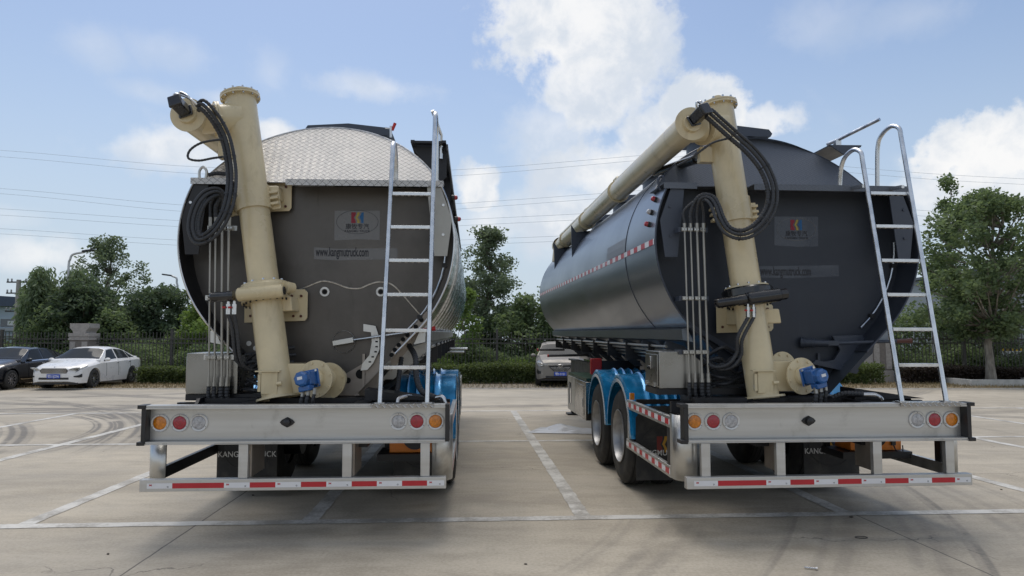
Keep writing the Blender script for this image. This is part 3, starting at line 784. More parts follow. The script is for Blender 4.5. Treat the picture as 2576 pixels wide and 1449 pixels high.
MB().box(-8.2, 10.2, -.2, 12, 5.203, 5.35).build('coping', dgrey, b)
b = empty('gate_kerb', (24.8, 28.6, 0)); tag(b, 'low concrete step at the foot of the grey building', 'step')
MB().box(-2.2, 6, -.6, .6, 0, .3).build('step_block', kerb_m, b, bevel=.02)
# barrier panel beyond the fence
haz = pm('hazard_yellow', (.75, .5, .03), .5)
b = empty('barrier_board', (22.0, 31.5, 0)); tag(b, 'white panel with a yellow and black hazard strip behind the right fence', 'barrier')
MB().box(-.5, .5, -.03, 0, .85, 1.25).build('panel', M['t_white'], b)
for i in range(10):
    x = -.5 + i * .1
    MB().prism([(x, 1.252), (x + .1, 1.252), (x + .1, 1.36), (x, 1.36)], (0, 0, 0), (1, 0, 0), (0, 0, 1), .03).build('yellow_stripe' if i % 2 else 'black_stripe', haz if i % 2 else M['black'], b)
for x in (-.43, .43): MB().box(x - .02, x + .02, .002, .04, 0, 1.3).build('post', M['frame'], b)
# ---------------------------------------------------------------- small things on the ground
plast = pm('crumpled_plastic', (.72, .73, .75), .35, var=.1, alpha=.8, coat=.3)
rng = random.Random(3); rows = []
for i in range(15):
    row = []
    for j in range(9):
        u, w = i / 14, j / 8
        x = -.72 + 1.35 * u + .15 * w; y = -.5 + 1.0 * w * (1 - .55 * abs(u - .25))
        e = math.sin(math.pi * u) * math.sin(math.pi * w)
        row.append((x, y, .012 + e * (.02 + .05 * rng.random()) + (.07 * math.exp(-((u - .32) ** 2) / .02 - ((w - .65) ** 2) / .03))))
    rows.append(row)
o = MB().grid(rows).build('plastic_sheet', plast, smooth=25); o.location = (1.05, 13.3, 0); o.rotation_euler = (0, 0, R_(-8))
tag(o, 'crumpled white plastic sheet lying on the concrete between the tankers', 'plastic sheet')
o = MB().tube([(0, 0, .008), (.07, -.03, .008)], .007, 8).tube([(.07, -.03, .008), (.08, -.034, .008)], .013, 6).build('bolt', M['steel']); o.location = (2.10, 5.25, .004)
tag(o, 'small loose metal bolt lying on the bare concrete in the foreground', 'bolt')
ring = [Vector((.05 * math.cos(a * math.pi / 12), .03 * math.sin(a * math.pi / 12), .006)) for a in range(25)]
o = MB().tube(ring, .0035, 6).build('wire_ring', M['frame']); o.location = (2.9, 6.05, .003); tag(o, 'small dark wire ring on the concrete behind the right tanker', 'ring')
peb = pm('pebble', (.09, .075, .06), .9); rng = random.Random(9)
for i, (x, y) in enumerate([(-2.75, 7.7), (-3.1, 5.6), (.1, 5.35), (3.15, 6.75), (-4.3, 9.8), (5.4, 8.0)]):
    s = rng.uniform(.010, .020); mb = MB()
    mb.lathe([(0, s * .5), (s * .4, s), (s * .9, s * .8), (s * 1.2, s * .25)], (0, 0, 0), (0, 0, 1), 7, cap=True)
    o = mb.build('pebble', peb, smooth=0); o.location = (x, y, .001); o.scale = (1.4, .9, .7); o.rotation_euler = (0, 0, rng.uniform(0, 6))
    tag(o, ('dark stone chip near the painted line corner left of the left bumper', 'dark stone chip at the lower left on bare concrete', 'dark stone chip in the middle foreground between the tankers', 'dark stone chip on the painted line below the right bumper', 'dark stone chip far left near a tyre skid arc', 'dark stone chip right of the right bumper')[i], 'pebble', 'stone chips on the concrete')
# ---------------------------------------------------------------- tank trailers
TR = {'L': (-1.77, 5.94, 3.2, .8), 'R': (2.67, 6.06, 4.2, .8)}


def to_local(k):
    ox, oy, rz, rx = TR[k]
    Mx = Matrix.Translation((ox, oy, 0)) @ Euler((R_(rx), 0, R_(rz)), 'XYZ').to_matrix().to_4x4()
    return Mx, Mx.inverted()


def tape(root, p0, u, w, length, h, seq, text_every=True, n=None, first=None):
    """retroreflective tape: red and white blocks along u, standing up along w"""
    p0 = Vector(p0); u = Vector(u); w = Vector(w); t = 0; i = 0
    marks = []; mb = MB(); mb.v += [tuple(p0), tuple(p0 + w * h)]; mi = []
    while t < length - .01:
        L, red = seq(i); L = min(L, length - t)
        if not red: marks.append((t, L))
        t += L; i += 1; n = len(mb.v)
        mb.v += [tuple(p0 + u * t), tuple(p0 + u * t + w * h)]; mb.f.append((n - 2, n, n + 1, n - 1)); mi.append(0 if red else 1)
    o = mb.build('reflective_tape', M['t_red'], root, smooth=0, fix=False); o.data.materials.append(M['t_white'])
    for f, k_ in zip(o.data.polygons, mi): f.material_index = k_
    return marks


def trailer(k, label):
    left = k == 'L'
    Mx, Mi = to_local(k)
    root = empty('tank_trailer', (0, 0, 0)); root.matrix_world = Mx; tag(root, label, 'tank trailer', 'tank trailers parked side by side')
    o_loc = Mi @ Vector((0, 0, CAMH))

    def P(x, y, yl):          # measured image point -> local point on the plane y = yl
        d = (Mi.to_3x3() @ cloud_dir(x, y)); t = (yl - o_loc.y) / d.y
        return o_loc + d * t
    ci = 0.0 if left else .04        # tank offset / half width differ a little between the two
    RW, RH, ZC = (1.27, 1.225, 2.555) if left else (1.31, 1.225, 2.575)
    Y0 = .65 if left else .75
    YH = Y0 + .28
    ZL = 3.12
    YE = 10.5
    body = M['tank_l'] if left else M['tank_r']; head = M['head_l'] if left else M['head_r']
    trim = M['tread_l'] if left else M['tread_r']

    def sec(a): return (ci + RW * math.cos(a), ZC + RH * math.sin(a))
    A45 = -R_(44)
    fl = 1.12; vx = .36

    def half(n=40, z_top=None):      # right half, from bottom centre up to the top (or z_top)
        pts = [(ci + vx, fl)]
        x45, z45 = sec(A45)
        for i in range(1, 6): pts.append((ci + vx + (x45 - ci - vx) * i / 6, fl + (z45 - fl) * i / 6))
        a1 = math.pi / 2 if z_top is None else math.asin((z_top - ZC) / RH)
        for i in range(n + 1): pts.append(sec(A45 + (a1 - A45) * i / n))
        return pts
    # --- shell: below the ledge it reaches back to Y0, above it starts at the sloping dome
    def slope_y(z): return Y0 + (.16 if left else .50) + (z - ZL) * (.62 if left else .5)
    full = half(30, ZL) + [sec(math.asin((ZL - ZC) / RH) + (math.pi / 2 - math.asin((ZL - ZC) / RH)) * i / 24) for i in range(1, 25)]
    nlow = 37
    rows = []
    ys = [0, 1.5, 2.8, 4.2, 5.6, 7, 8.4, 9.6, YE]
    prof = [(x, z, i < nlow) for i, (x, z) in enumerate(full)]
    allp = [p for p in prof] + [(2 * ci - x, z, lo) for x, z, lo in reversed(prof[:-1])]
    for j, y in enumerate(ys):
        rows.append([(x, (Y0 if lo else slope_y(z)) if j == 0 else y, z) for x, z, lo in allp])
    MB().grid(rows).build('tank_shell', body, root, smooth=30)
    # front head of the tank
    MB().sheet([(x, z) for x, z, _ in allp], (0, YE + .001, 0), (1, 0, 0), (0, 0, 1)).build('front_head', body, root)
    # weld rings on the shell
    ring_ys = (1.95,) if not left else (1.7, 2.2, 2.9, 3.7, 4.6, 5.6, 6.8, 8.2, 9.8)
    for y in ring_ys:
        q = [(ci + (x - ci) * 1.002, y, ZC + (z - ZC) * 1.002) for x, z, lo in allp[6:-6]]
        MB().tube(q, .004 if not left else .009, 5).build('seam', M['slate'] if not left else M['weld'], root)
    # --- rear head (recessed) and skirt inside
    hd = [(x, z) for x, z in half(30, ZL)]; hd = [(ci + (x - ci) * .985, z) for x, z in hd]
    poly = [(2 * ci - x, z) for x, z in reversed(hd)] + hd[0:]
    poly = [(2 * ci - x, z) for x, z in reversed(hd)] + hd
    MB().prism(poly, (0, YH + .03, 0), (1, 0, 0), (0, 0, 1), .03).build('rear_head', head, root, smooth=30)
    inner = half(30, ZL)
    for s in (-1, 1):
        q0 = [(ci + s * (x - ci) * .99, Y0 + .002, z) for x, z in inner[4:]]; q1 = [(ci + s * (x - ci) * .975, YH, z) for x, z in inner[4:]]
        MB().grid([q0, q1]).build('skirt_lining', M['frame'] if left else M['head_r'], root)
        e = [(ci + s * (x - ci) * .995, Y0 - .004, z) for x, z in inner[4:]]
        MB().tube(e, .009, 6).build('rim_bead', M['steel'] if left else M['slate'], root)
    # corner stiffeners under the ledge, bolted
    for s in (-1, 1):
        q = [(ci + s * (1.27 if not left else 1.255) * f, z) for f, z in ((.90, ZL - .03), (.99, ZL - .35), (.955, 2.42), (.86, 2.42), (.80, ZL - .03))]
        if s < 0: q = q[::-1]
        g = MB().prism(q, (0, Y0 + .012, 0), (1, 0, 0), (0, 0, 1), .012).build('corner_stiffener', (M['pipe'] if s > 0 else M['frame']) if left else M['slate'], root)
        for z in (2.62, 2.9):
            MB().bolt((ci + s * 1.16, Y0 - .001, z), (0, -1, 0), .014).build('stiffener_bolt', M['steel'] if left else M['slate'], g)
    # ledge of tread plate with a folded lip and a notch round the auger pipe
    nx0, nx1 = (-.82, -.30) if left else (-.86, -.30)
    xL = 1.16 if left else 1.22
    lg = MB()
    for a, b_, yb in ((ci - xL, nx0, Y0 - .02), (nx1, ci + xL, Y0 - .02)):
        lg.box(a, b_, yb, Y0 + (.16 if left else .50), ZL + .002, ZL + .008)
        lg.box(a, b_, yb - .004, yb, ZL - .05, ZL + .008)
    lg.box(nx0, nx1, Y0 + .12, Y0 + (.16 if left else .50), ZL + .002, ZL + .008)
    lg.build('ledge', trim, root)
    # dome plate (slopes forward to the top of the tank)
    a0 = math.asin((ZL - ZC) / RH); n = 40
    dp = [(sec(a0 + (math.pi - 2 * a0) * i / n)) for i in range(n + 1)]
    MB().add([(x, slope_y(z) - .006, z + .004) for x, z in dp], [tuple(range(n + 1))]).build('dome_plate', trim, root, smooth=0)
    MB().tube([(x, slope_y(z), z + .006) for x, z in dp], .010, 6).build('dome_edge', M['weld'] if left else M['slate'], root)
    # welded decoration and plates on the rear head
    yh = YH - .001
    if left:
        w_ = [P(700, 745, yh), P(740, 733, yh), P(770, 722, yh), P(800, 710, yh), P(818, 707, yh), P(845, 713, yh), P(875, 724, yh), P(905, 725, yh), P(930, 715, yh), P(955, 709, yh), P(985, 715, yh), P(1010, 738, yh), P(1040, 772, yh), P(1062, 797, yh)]
        MB().tube(spline(w_, 6), .0085, 6).build('weld_line', M['weld'], root)
        for x in (817, 958):
            c = P(x, 734, yh); MB().lathe([(-.003, .046), (-.009, .046), (-.009, .028), (-.003, .028)], c, (0, 1, 0), 24).build('weld_ring', M['weld'], root)
            MB().lathe([(-.004, .001), (-.004, .02)], c, (0, 1, 0), 16).build('port_hole', M['hole'], root)
        pl = [P(870, 940, yh), P(955, 890, yh), P(960, 995, yh), P(800, 995, yh)]
        MB().prism([(q.x, q.z) for q in pl], (0, yh - .002, 0), (1, 0, 0), (0, 0, 1), .004).build('lower_plate', M['lowplate'], root)
        for x, y, r in ((907, 941, .046), (875, 957, .028)):
            c = P(x, y, yh - .01); MB().lathe([(0, .0005), (0, r)], c, (0, 1, 0), 24).build('drain_hole', M['hole'], root)
        MB().box(-.95, -.30, yh - .02, yh, 1.12, 1.16).build('bottom_rail', M['frame'], root)
    # --- V shaped hopper side band, gussets and pipe runs along both sides
    for s in (-1, 1):
        x45, z45 = RW * math.cos(A45), ZC + RH * math.sin(A45)
        bd = MB(); c = (x45 + .035, z45 + .03); pr = [(c[0], c[1]), (c[0] + .05, c[1] - .02), (c[0] + .045, c[1] - .12), (c[0] - .06, c[1] - .14)]
        if s > 0:
            bd.prism([(ci + s * a, b) for a, b in pr], (0, YE - .1, 0), (1, 0, 0), (0, 0, 1), YE - Y0 - .2)
        else:
            bd.prism([(ci + s * a, b) for a, b in pr][::-1], (0, YE - .1, 0), (1, 0, 0), (0, 0, 1), YE - Y0 - .2)
        bd.build('side_band', M['tank_r'] if not left else M['alu'], root)
        ys_ = [1.5 + .95 * i for i in range(9)]
        for y in ys_:
            q = [(ci + s * (x45 + .05), z45 - .10), (ci + s * (x45 + .08), z45 - .17), (ci + s * .62, 1.22), (ci + s * .50, 1.22), (ci + s * (x45 - .14), z45 - .16)]
            if s < 0: q = q[::-1]
            MB().prism(q, (0, y, 0), (1, 0, 0), (0, 0, 1), .012).build('gusset', M['slate2'] if not left else M['alu'], root)
        for i in range(4):
            z = 1.56 - .045 * i; x = ci + s * (1.02 - .045 * i)
            MB().tube([(x, 1.4, z), (x, 9.7, z)], .014, 8).build('side_pipe', M['pipe'], root)
        for y in [2.0 + 1.1 * i for i in range(8)]:
            q = [(ci + s * 1.05, 1.60), (ci + s * 1.05, 1.38), (ci + s * .85, 1.36), (ci + s * .85, 1.42)]
            if s < 0: q = q[::-1]
            MB().prism(q, (0, y, 0), (1, 0, 0), (0, 0, 1), .02).build('pipe_clip', M['black'], root)
    # --- chassis
    fz = lambda y: -.01396 * y        # the yard is level, the chassis noses up
    for s in (-1, 1):
        MB().box(s * .48 - .06, s * .48 + .06, .25, 10.9, 1.06, 1.10).box(s * .48 - .006, s * .48 + .006, .25, 10.9, .76, 1.058).box(s * .48 - .06, s * .48 + .06, .25, 10.9, .72, .758).build('frame_rail', M['frame'], root)
    MB().box(-.95, .95, .55, .68, 1.0, 1.115).build('crossmember', M['frame'], root)
    for y in (3.05, 5.2, 7.5, 10): MB().box(-.47, .47, y - .05, y + .05, .80, 1.0).build('crossmember', M['frame'], root)
    for s in (-1, 1):       # landing legs
        MB().box(s * .52 - .06, s * .52 + .06, 10.2, 10.34, fz(10.3) + .04, .719).box(s * .52 - .16, s * .52 + .16, 10.12, 10.42, fz(10.3) + .002, fz(10.3) + .04).build('landing_leg', M['frame'], root)
    # --- axles and twin wheels
    for y in (2.42, 3.74):
        zc = .545 + fz(y)
        MB().cyl((-1.0, y, zc), (1.0, y, zc), .075).build('axle', M['frame'], root)
        for s in (-1, 1):
            MB().lathe([(-.12, .2), (.12, .2)], (s * .62, y, zc), (1, 0, 0), 24, cap=True).build('brake_drum', M['frame'], root)
            MB().bar((s * .48, y - .62, zc + .12), (s * .48, y + .62, zc + .12), .09, .07).build('leaf_spring', M['frame'], root)
            for xo in (1.115, .785):
                w = empty('wheel', (s * xo, y, zc)); w.parent = root
                T = [(-.135, .30), (-.138, .42), (-.13, .485), (-.11, .515), (-.095, .534), (-.04, .545), (0, .546), (.04, .545), (.095, .534), (.11, .515), (.13, .485), (.138, .42), (.135, .30)]
                tb = MB().lathe(T, (0, 0, 0), (1, 0, 0), 48)
                tb.build('tyre', M['tyre'], w)
                tg = MB()
                for g in (-.075, -.028, .028, .075): tg.lathe([(g - .004, .5455), (g - .003, .5472), (g + .003, .5472), (g + .004, .5455)], (0, 0, 0), (1, 0, 0), 48)
                tg.build('tread_groove', M['hole'], w)
                if xo > 1:
                    MB().lathe([(s * .145, .302), (s * .150, .292), (s * .128, .280), (s * .06, .272), (s * .0, .262), (s * -.03, .24), (s * -.035, .12), (s * .03, .105), (s * .04, .0)], (0, 0, 0), (1, 0, 0), 40).build('rim', M['rim'], w)
                    nb = MB()
                    for q in range(10):
                        a = q * math.pi / 5; nb.bolt((s * -.034, .165 * math.cos(a), .165 * math.sin(a)), (s, 0, 0), .014, .03)
                    nb.build('wheel_nuts', M['rim'], w)
                else:
                    MB().lathe([(-.1, .302), (0, .27), (.1, .302)], (0, 0, 0), (1, 0, 0), 32).build('rim', M['rim'], w)
        # fender over each twin wheel, protective blue film
        for s in (-1, 1):
            rows = []
            xs = [.60, .64, .70, .72, .74, .80, .82, .84, .90, .92, .94, 1.0, 1.02, 1.04, 1.10, 1.14, 1.20, 1.25, 1.265, 1.27]
            for i in range(33):
                a = R_(2) + (math.pi - R_(4)) * i / 32
                row = []
                for j, xx in enumerate(xs):
                    rr = .655 + (.022 if j in (3, 6, 9, 12) else 0) - (.03 if j >= 18 else 0) - (.06 if j == 19 else 0)
                    rz = rr * (1.0 + .04 * math.sin(a))
                    row.append((s * xx, y - rr * math.cos(a), zc + .03 + rz * math.sin(a)))
                rows.append(row)
            fo = MB().grid(rows).build('fender', M['film'], root, smooth=50)
            so = fo.modifiers.new('sol', 'SOLIDIFY'); so.thickness = .006
            MB().bar((s * .5, y - .62, .96), (s * 1.2, y - .62, .96), .05, .05).build('fender_bracket', M['frame'], root)
    # --- mud flaps
    for s in (-1, 1):
        x0, x1 = (s * .92 - .31, s * .92 + .31); yf = 1.72
        fp = MB().prism([(x0, .14), (x1, .14), (x1, .80), (x1 - .1, .92), (x0 + .1, .92), (x0, .80)], (0, yf, 0), (1, 0, 0), (0, 0, 1), .008).build('mud_flap', M['tyre'], root)
        F = Matrix.Translation((s * .92, yf - .0095, .40)) @ Euler((math.pi / 2, 0, 0)).to_matrix().to_4x4()
        text_mesh('KANGMU TRUCK', .082, M['ink_w'], fp, 'stencil_lettering', F, sx=.92, off=.001, sp=1.02)
        emblem(fp, Vector((s * .92, yf - .0095, .515)), .17, .17, ('lf_r', 'lf_y', 'lf_b'))
        ell = [Vector((s * .92 + .25 * math.cos(a / 20 * math.pi), yf - .010, .49 + .22 * math.sin(a / 20 * math.pi))) for a in range(41)]
        MB().tube(ell, .003, 4).build('stencil_ring', M['black'], fp)
    # --- rear beam: aluminium channel with lamps
    MB().box(-1.215, 1.215, .085, .10, .815, 1.092).box(-1.225, 1.225, .0, .10, 1.0925, 1.108).box(-1.225, 1.225, .0, .10, .799, .8145).box(-1.225, 1.225, -.003, .004, 1.077, 1.0922).box(-1.225, 1.225, -.003, .004, .790, .798).build('rear_beam', M['alu_brush'], root, bevel=.002)
    for s in (-1, 1):
        c = MB().box(s * 1.232 - .018, s * 1.232 + .018, -.004, .11, .80, 1.108)
        if s < 0 or not left: c.box(s * 1.25 - .03, s * 1.25 + .03, -.012, .11, 1.081, 1.112).box(s * 1.25 - .03, s * 1.25 + .03, -.012, .11, .785, .815)
        c.build('end_cap', M['black'], root, bevel=.003)
    for x, mt in ((-1.135, 'l_amber'), (-.975, 'l_red'), (-.82, 'l_clear'), (.82, 'l_clear'), (.975, 'l_red'), (1.13, 'l_amber')):
        z = .958
        lp = MB().lathe([(0, .0735), (-.010, .0735), (-.013, .068), (-.011, .056), (-.004, .055)], (x, .085, z), (0, 1, 0), 36).build('tail_lamp', M['l_ring'], root)
        MB().lathe([(-.003, .0550), (-.010, .053), (-.014, .045), (-.017, .025), (-.018, .0)], (x, .085, z), (0, 1, 0), 32).build('lens', M[mt], lp)
        for a in (90, 210, 330): MB().bolt((x + .064 * math.cos(R_(a)), .0735, z + .064 * math.sin(R_(a))), (0, -1, 0), .0035, .002).build('screw', M['frame'], lp)
    rs = MB().prism([(-.062, 0), (-.045, .02), (0, .044), (.045, .02), (.062, 0), (.045, -.02), (0, -.044), (-.045, -.02)], (-.1 if left else -.145, .085, .957), (1, 0, 0), (0, 0, 1), .012).build('socket', M['black'], root, bevel=.004)
    MB().lathe([(0, .03), (-.03, .028), (-.034, .02), (-.036, .0)], (-.1 if left else -.145, .075, .957), (0, 1, 0), 18).build('socket_cap', M['black'], rs)
    # ladder foot plate of tread metal
    lx0, lx1 = (.60, 1.12) if left else (.62, 1.16)
    MB().box(lx0, lx1, -.006, .12, 1.1085, 1.114).box(lx0, lx1, -.010, -.006, 1.082, 1.114).build('foot_plate', M['tread_t'], root)
    # --- underrun bar with tape
    MB().box(-1.24, 1.225, -.02, .05, .420, .515).build('underrun_bar', M['alu_brush'], root, bevel=.003)
    seq = lambda i: ((.20 if i == 0 else .41 if i == 1 else .205), i % 2 == 1)
    marks = tape(root, (-1.18, -.0215, .445), (1, 0, 0), (0, 0, 1), 2.39, .042, seq)
    for t0, L in marks:
        F = Matrix.Translation((-1.18 + t0 + .028, -.0222, .466)) @ Euler((math.pi / 2, 0, 0)).to_matrix().to_4x4()
        text_mesh('3M', .018, M['t_red'], root, 'tape_mark', F, extrude=.0001, off=.0008)
        F = Matrix.Translation((-1.18 + t0 + L - .035, -.0222, .452)) @ Euler((math.pi / 2, 0, 0)).to_matrix().to_4x4()
        text_mesh('◎', .016, M['ink'], root, 'tape_mark', F, extrude=.0001)
    for x in (-1.07, -.43, .41, 1.05):
        if left and x == -1.07: continue
        MB().box(x - .038, x + .038, .0, .048, .5155, .789).build('bar_post', M['alu_brush'], root, bevel=.003)
        if abs(x) < .6:
            sx = 1 if x > 0 else -1
            MB().prism([(x + .04, .517), (x + .055, .517), (x + .055, .79), (x + .04, .79)], (0, .42, 0), (1, 0, 0), (0, 0, 1), .37).build('post_web', M['lowplate'], root)
    # --- corner panels and side guards
    for s in (-1, 1):
        zt = .79 if s < 0 and left else 1.0
        rows = []
        q = [(s * 1.10, .13)] + [(s * (1.15 + .12 * math.sin(a)), .25 - .12 * math.cos(a)) for a in [i * math.pi / 16 for i in range(9)]] + [(s * 1.27, .34)]
        o = MB().grid([[(x, y, .45) for x, y in q], [(x, y, zt) for x, y in q]]).build('corner_panel', M['alu'], root, smooth=60)
        so = o.modifiers.new('sol', 'SOLIDIFY'); so.thickness = .004
        xi, xo = s * 1.225, s * 1.265
        inner = M['frame'] if left or s > 0 else M['alu']
        for z0, z1 in ((.87, .97), (.44, .54)):
            MB().box(min(xi, xo), max(xi, xo), .345, 2.0 if s < 0 else 2.2, z0, z1).build('guard_rail', M['alu'] if s * (1 if left else -1) > 0 else M['frame'] if left else M['alu'], root, bevel=.003)
            if (s < 0) and not left or (left and s > 0):
                sq = lambda i: (.115, i % 2 == 1)
                if s < 0: tape(root, (s * 1.2665, 2.0, z0 + .025), (0, -1, 0), (0, 0, 1), 1.64, .05, sq)
                else: tape(root, (s * 1.2665, .36, z0 + .025), (0, 1, 0), (0, 0, 1), 1.64, .05, sq)
        for y in (.42, 1.92): MB().box(min(xi, xo) + .004, max(xi, xo) - .004, y - .04, y + .04, .541, .869).build('guard_post', M['alu'] if y > 1 else M['frame'], root)
        MB().prism([(0, 0), (.55, .0), (.55, .12), (.15, .12)], (s * 1.0, .35, 1.0), (0, 1, 0), (0, 0, 1), .03).build('outrigger', M['frame'], root)
        MB().box(s * 1.06 - .13, s * 1.06 + .13, .55, .60, .98, 1.08).build('outrigger', M['frame'], root)
        MB().lathe([(0, .018), (.012, .016)], (s * 1.08, .33, 1.06), (0, -1, 0), 8, cap=True).build('bracket_bolt', M['steel'], root)
        if s > 0: MB().box(1.20, 1.235, .62, .65, 1.0, 1.06).build('side_marker', M['l_amber'], root)
        else: MB().box(-1.29, -1.245, 1.70, 1.74, .99, 1.06).build('side_marker', M['l_amber'], root)
        MB().bar((s * .5, .34, .95), (s * 1.2, .34, .95), .06, .08).build('rear_brace', M['frame'], root)
        MB().bar((s * 1.2, .42, .52), (s * .55, 2.0, .76), .05, .08).build('guard_brace', M['frame'], root) if False else None
    # --- cabinets in front of the wheels
    for s in (-1, 1):
        x0, x1 = sorted((s * .92, s * 1.262))
        c = MB().box(x0, x1, 4.55, 5.55, .42, .98).build('side_cabinet', M['inox_box'], root, bevel=.006)
        MB().box(s * 1.2645 - .004, s * 1.2645 + .004, 4.70, 5.45, .48, .92).build('cabinet_door', M['inox_box'], c, bevel=.003)
        MB().box(s * 1.275 - .006, s * 1.275 + .006, 4.78, 4.82, .60, .72).build('cabinet_latch', M['steel'], c)
        MB().box(x0 + .02, x1 - .02, 4.6, 6.3, .985, 1.03).build('cabinet_lid', M['green'], root)
        for z0 in (.42, .88): MB().box(s * 1.25 - .012, s * 1.25 + .012, 5.56, 6.3, z0, z0 + .1).build('guard_rail', M['alu'], root)
        MB().box(s * 1.25 - .012, s * 1.25 + .012, 5.56, 5.9, .521, .879).build('guard_plate', M['alu'], root)
        MB().box(s * 1.25 - .012, s * 1.25 + .012, 6.2, 6.3, .521, .879).build('guard_post', M['alu'], root)
    # --- tool box left rear
    bx0, bx1, by0, by1, bz0, bz1 = (-1.16, -.70, .66, 1.15, 1.145, 1.515) if left else (-1.27, -.86, .66, 1.12, 1.19, 1.53)
    tb = MB().prism([(bx0, bz0), (bx1, bz0), (bx1, bz1 - .10), (bx1 - .12, bz1), (bx0, bz1)], (0, by1, 0), (1, 0, 0), (0, 0, 1), by1 - by0).build('tool_box', M['inox_box'], root, bevel=.005)
    dr = MB().box(bx0 - .012, bx0 - .001, by0 + .02, by1 - .02, bz0 + .02, bz1 - .03).build('box_door', M['inox_box'], tb, bevel=.003)
    MB().box(bx0 - .022, bx0 - .0125, (by0 + by1) / 2 - .02, (by0 + by1) / 2 + .03, bz1 - .17, bz1 - .05).build('box_latch', M['steel'], dr, bevel=.003)
    MB().lathe([(0, .02), (.02, .02), (.026, .012)], (bx0 - .022, (by0 + by1) / 2 + .005, bz1 - .16), (-1, 0, 0), 12, cap=True).build('box_lock', M['gloss'], dr)
    for yy in (by0 + .08, by1 - .1): MB().box(bx0 - .024, bx0 - .0125, yy, yy + .05, bz0 + .01, bz0 + .05).build('box_hinge', M['steel'], dr)
    MB().box(bx0 - .01, -.25, by0 + .02, by0 + .06, bz0 - .06, bz0 - .003).box(bx0 - .01, bx0 + .06, by0 + .061, by1, bz0 - .06, bz0 - .003).build('box_support', M['frame'], root)
    MB().box(bx0 + .25, -.2, .40, .46, 1.0, bz0 - .065).build('box_support', M['frame'], root)
    # --- four hydraulic pipes with clamp rails and hose tails
    xs_top = (529, 542.5, 559, 576) if left else (1722, 1737, 1753, 1769)
    yp = .60
    ztop = (2.70, 2.74, 2.74, 2.74); zbot = 1.30 if left else 1.33
    rad = (.0085, .0085, .0115, .0115)
    top_pts = []
    for i in range(4):
        a = P(xs_top[i], 560 if left else 575, yp); bq = P((527, 541, 559, 574)[i] if left else (1733, 1748, 1765, 1781)[i], 900, yp)
        a = Vector((a.x, yp, a.z)); bq = Vector((bq.x, yp, zbot))
        MB().tube([a, bq], rad[i], 10).build('hydraulic_pipe', M['pipe'], root)
        fit = MB().tube([bq + Vector((0, 0, .0)), bq - Vector((0, 0, .045))], rad[i] * 1.7, 6).tube([bq - Vector((0, 0, .0455)), bq - Vector((0, 0, .08))], rad[i] * 2.1, 6)
        MB().tube([a - Vector((0, 0, .03)), a + Vector((0, 0, .0)), a + Vector((0, 0, .05))], [rad[i] * 1.8] * 3, 6).build('pipe_fitting', M['pipe'], root)
        fit.build('pipe_fitting', M['pipe'], root)
        hp = [bq - Vector((0, 0, .081)), bq - Vector((0, .0, .18)), bq + Vector((.03, .02, -.26)), bq + Vector((.13 - .012 * i, .03, -.36)), bq + Vector((.2, .05, -.42))]
        mb = MB(); ribbed(mb, hp, rad[i] * 2.0 + .002); mb.build('hose_tail', M['hose'], root)
        top_pts.append(a + Vector((0, 0, .05)))
    xa = P(xs_top[0], 700, yp).x; xb = P(xs_top[3], 700, yp).x
    for z in (2.66, 2.02, 1.525 if not left else 1.48):
        f = (z - 1.3) / 1.4; x0 = xa - .045; x1 = xb + .055
        rl = MB().box(x0, x1, yp + .016, yp + .03, z - .022, z + .022).box(x0, x0 + .014, yp + .0305, yp + .20, z - .022, z + .022).build('clamp_rail', M['alu'] if left else M['slate'], root)
        for i in range(4):
            px = P(xs_top[i], 700, yp).x
            MB().box(px - .024, px + .024, yp - .016, yp + .0155, z - .018, z + .018).build('pipe_clamp', M['pipe'], rl, bevel=.003)
            for dx_ in (-.014, .014): MB().bolt((px + dx_, yp - .016, z), (0, -1, 0), .006, .005).build('clamp_bolt', M['steel'], rl)
    # --- unloading auger: riser
    def J(x, y, yl): return P(x, y, yl)
    if left: c0, c1 = J(700, 1003, .46), J(604, 243, .84)
    else: c0, c1 = J(1921, 1003, .46), J(1806, 265, .86)
    ax = (c1 - c0).normalized(); Lr = (c1 - c0).length
    rp = .138
    def on(z): return c0 + ax * ((z - c0.z) / ax.z)
    riser = MB().lathe([(0, rp), (Lr * .62, rp)], c0, ax, 40).build('auger_riser', M['cream'], root)
    zc = 2.93 if left else 2.84
    tc_ = (on(zc) - c0).length
    MB().lathe([(tc_ - .10, rp + .001), (tc_ - .10, rp + .012), (tc_ + .10, rp + .012), (tc_ + .10, rp + .006), (Lr, rp + .006)], c0, ax, 40).build('upper_sleeve', M['cream'], root)
    # cap flange
    cap = MB().lathe([(Lr - .03, rp + .004), (Lr - .03, rp + .045), (Lr - .012, rp + .045), (Lr - .010, rp + .030), (Lr - .008, rp + .045), (Lr + .008, rp + .045), (Lr + .02, rp + .02), (Lr + .045, .055), (Lr + .046, .048), (Lr + .085, .048), (Lr + .09, .035), (Lr + .09, 0)], c0, ax, 40).build('cap_flange', M['cream'], root)
    u = ax.orthogonal().normalized(); w = ax.cross(u)
    for i in range(12):
        a = i * math.pi / 6 + .2; q = c0 + ax * (Lr - .045) + (u * math.cos(a) + w * math.sin(a)) * (rp + .030)
        MB().tube([q, q + ax * .075], .010, 6).build('flange_bolt', M['steel'], cap)
    # clamp collar with ears
    side = Vector((1, 0, 0)); side = (side - ax * side.dot(ax)).normalized(); fwd = ax.cross(side); fwd = fwd if fwd.y > 0 else -fwd
    rot = Matrix((side, fwd, ax)).transposed().to_4x4(); Mc = Matrix.Translation(on(zc)) @ rot
    col_ = MB().lathe([(tc_ - .10, rp + .013), (tc_ - .10, rp + .020), (tc_ + .13, rp + .020), (tc_ + .13, rp + .007)], c0, ax, 40).build('clamp_collar', M['cream'], root)
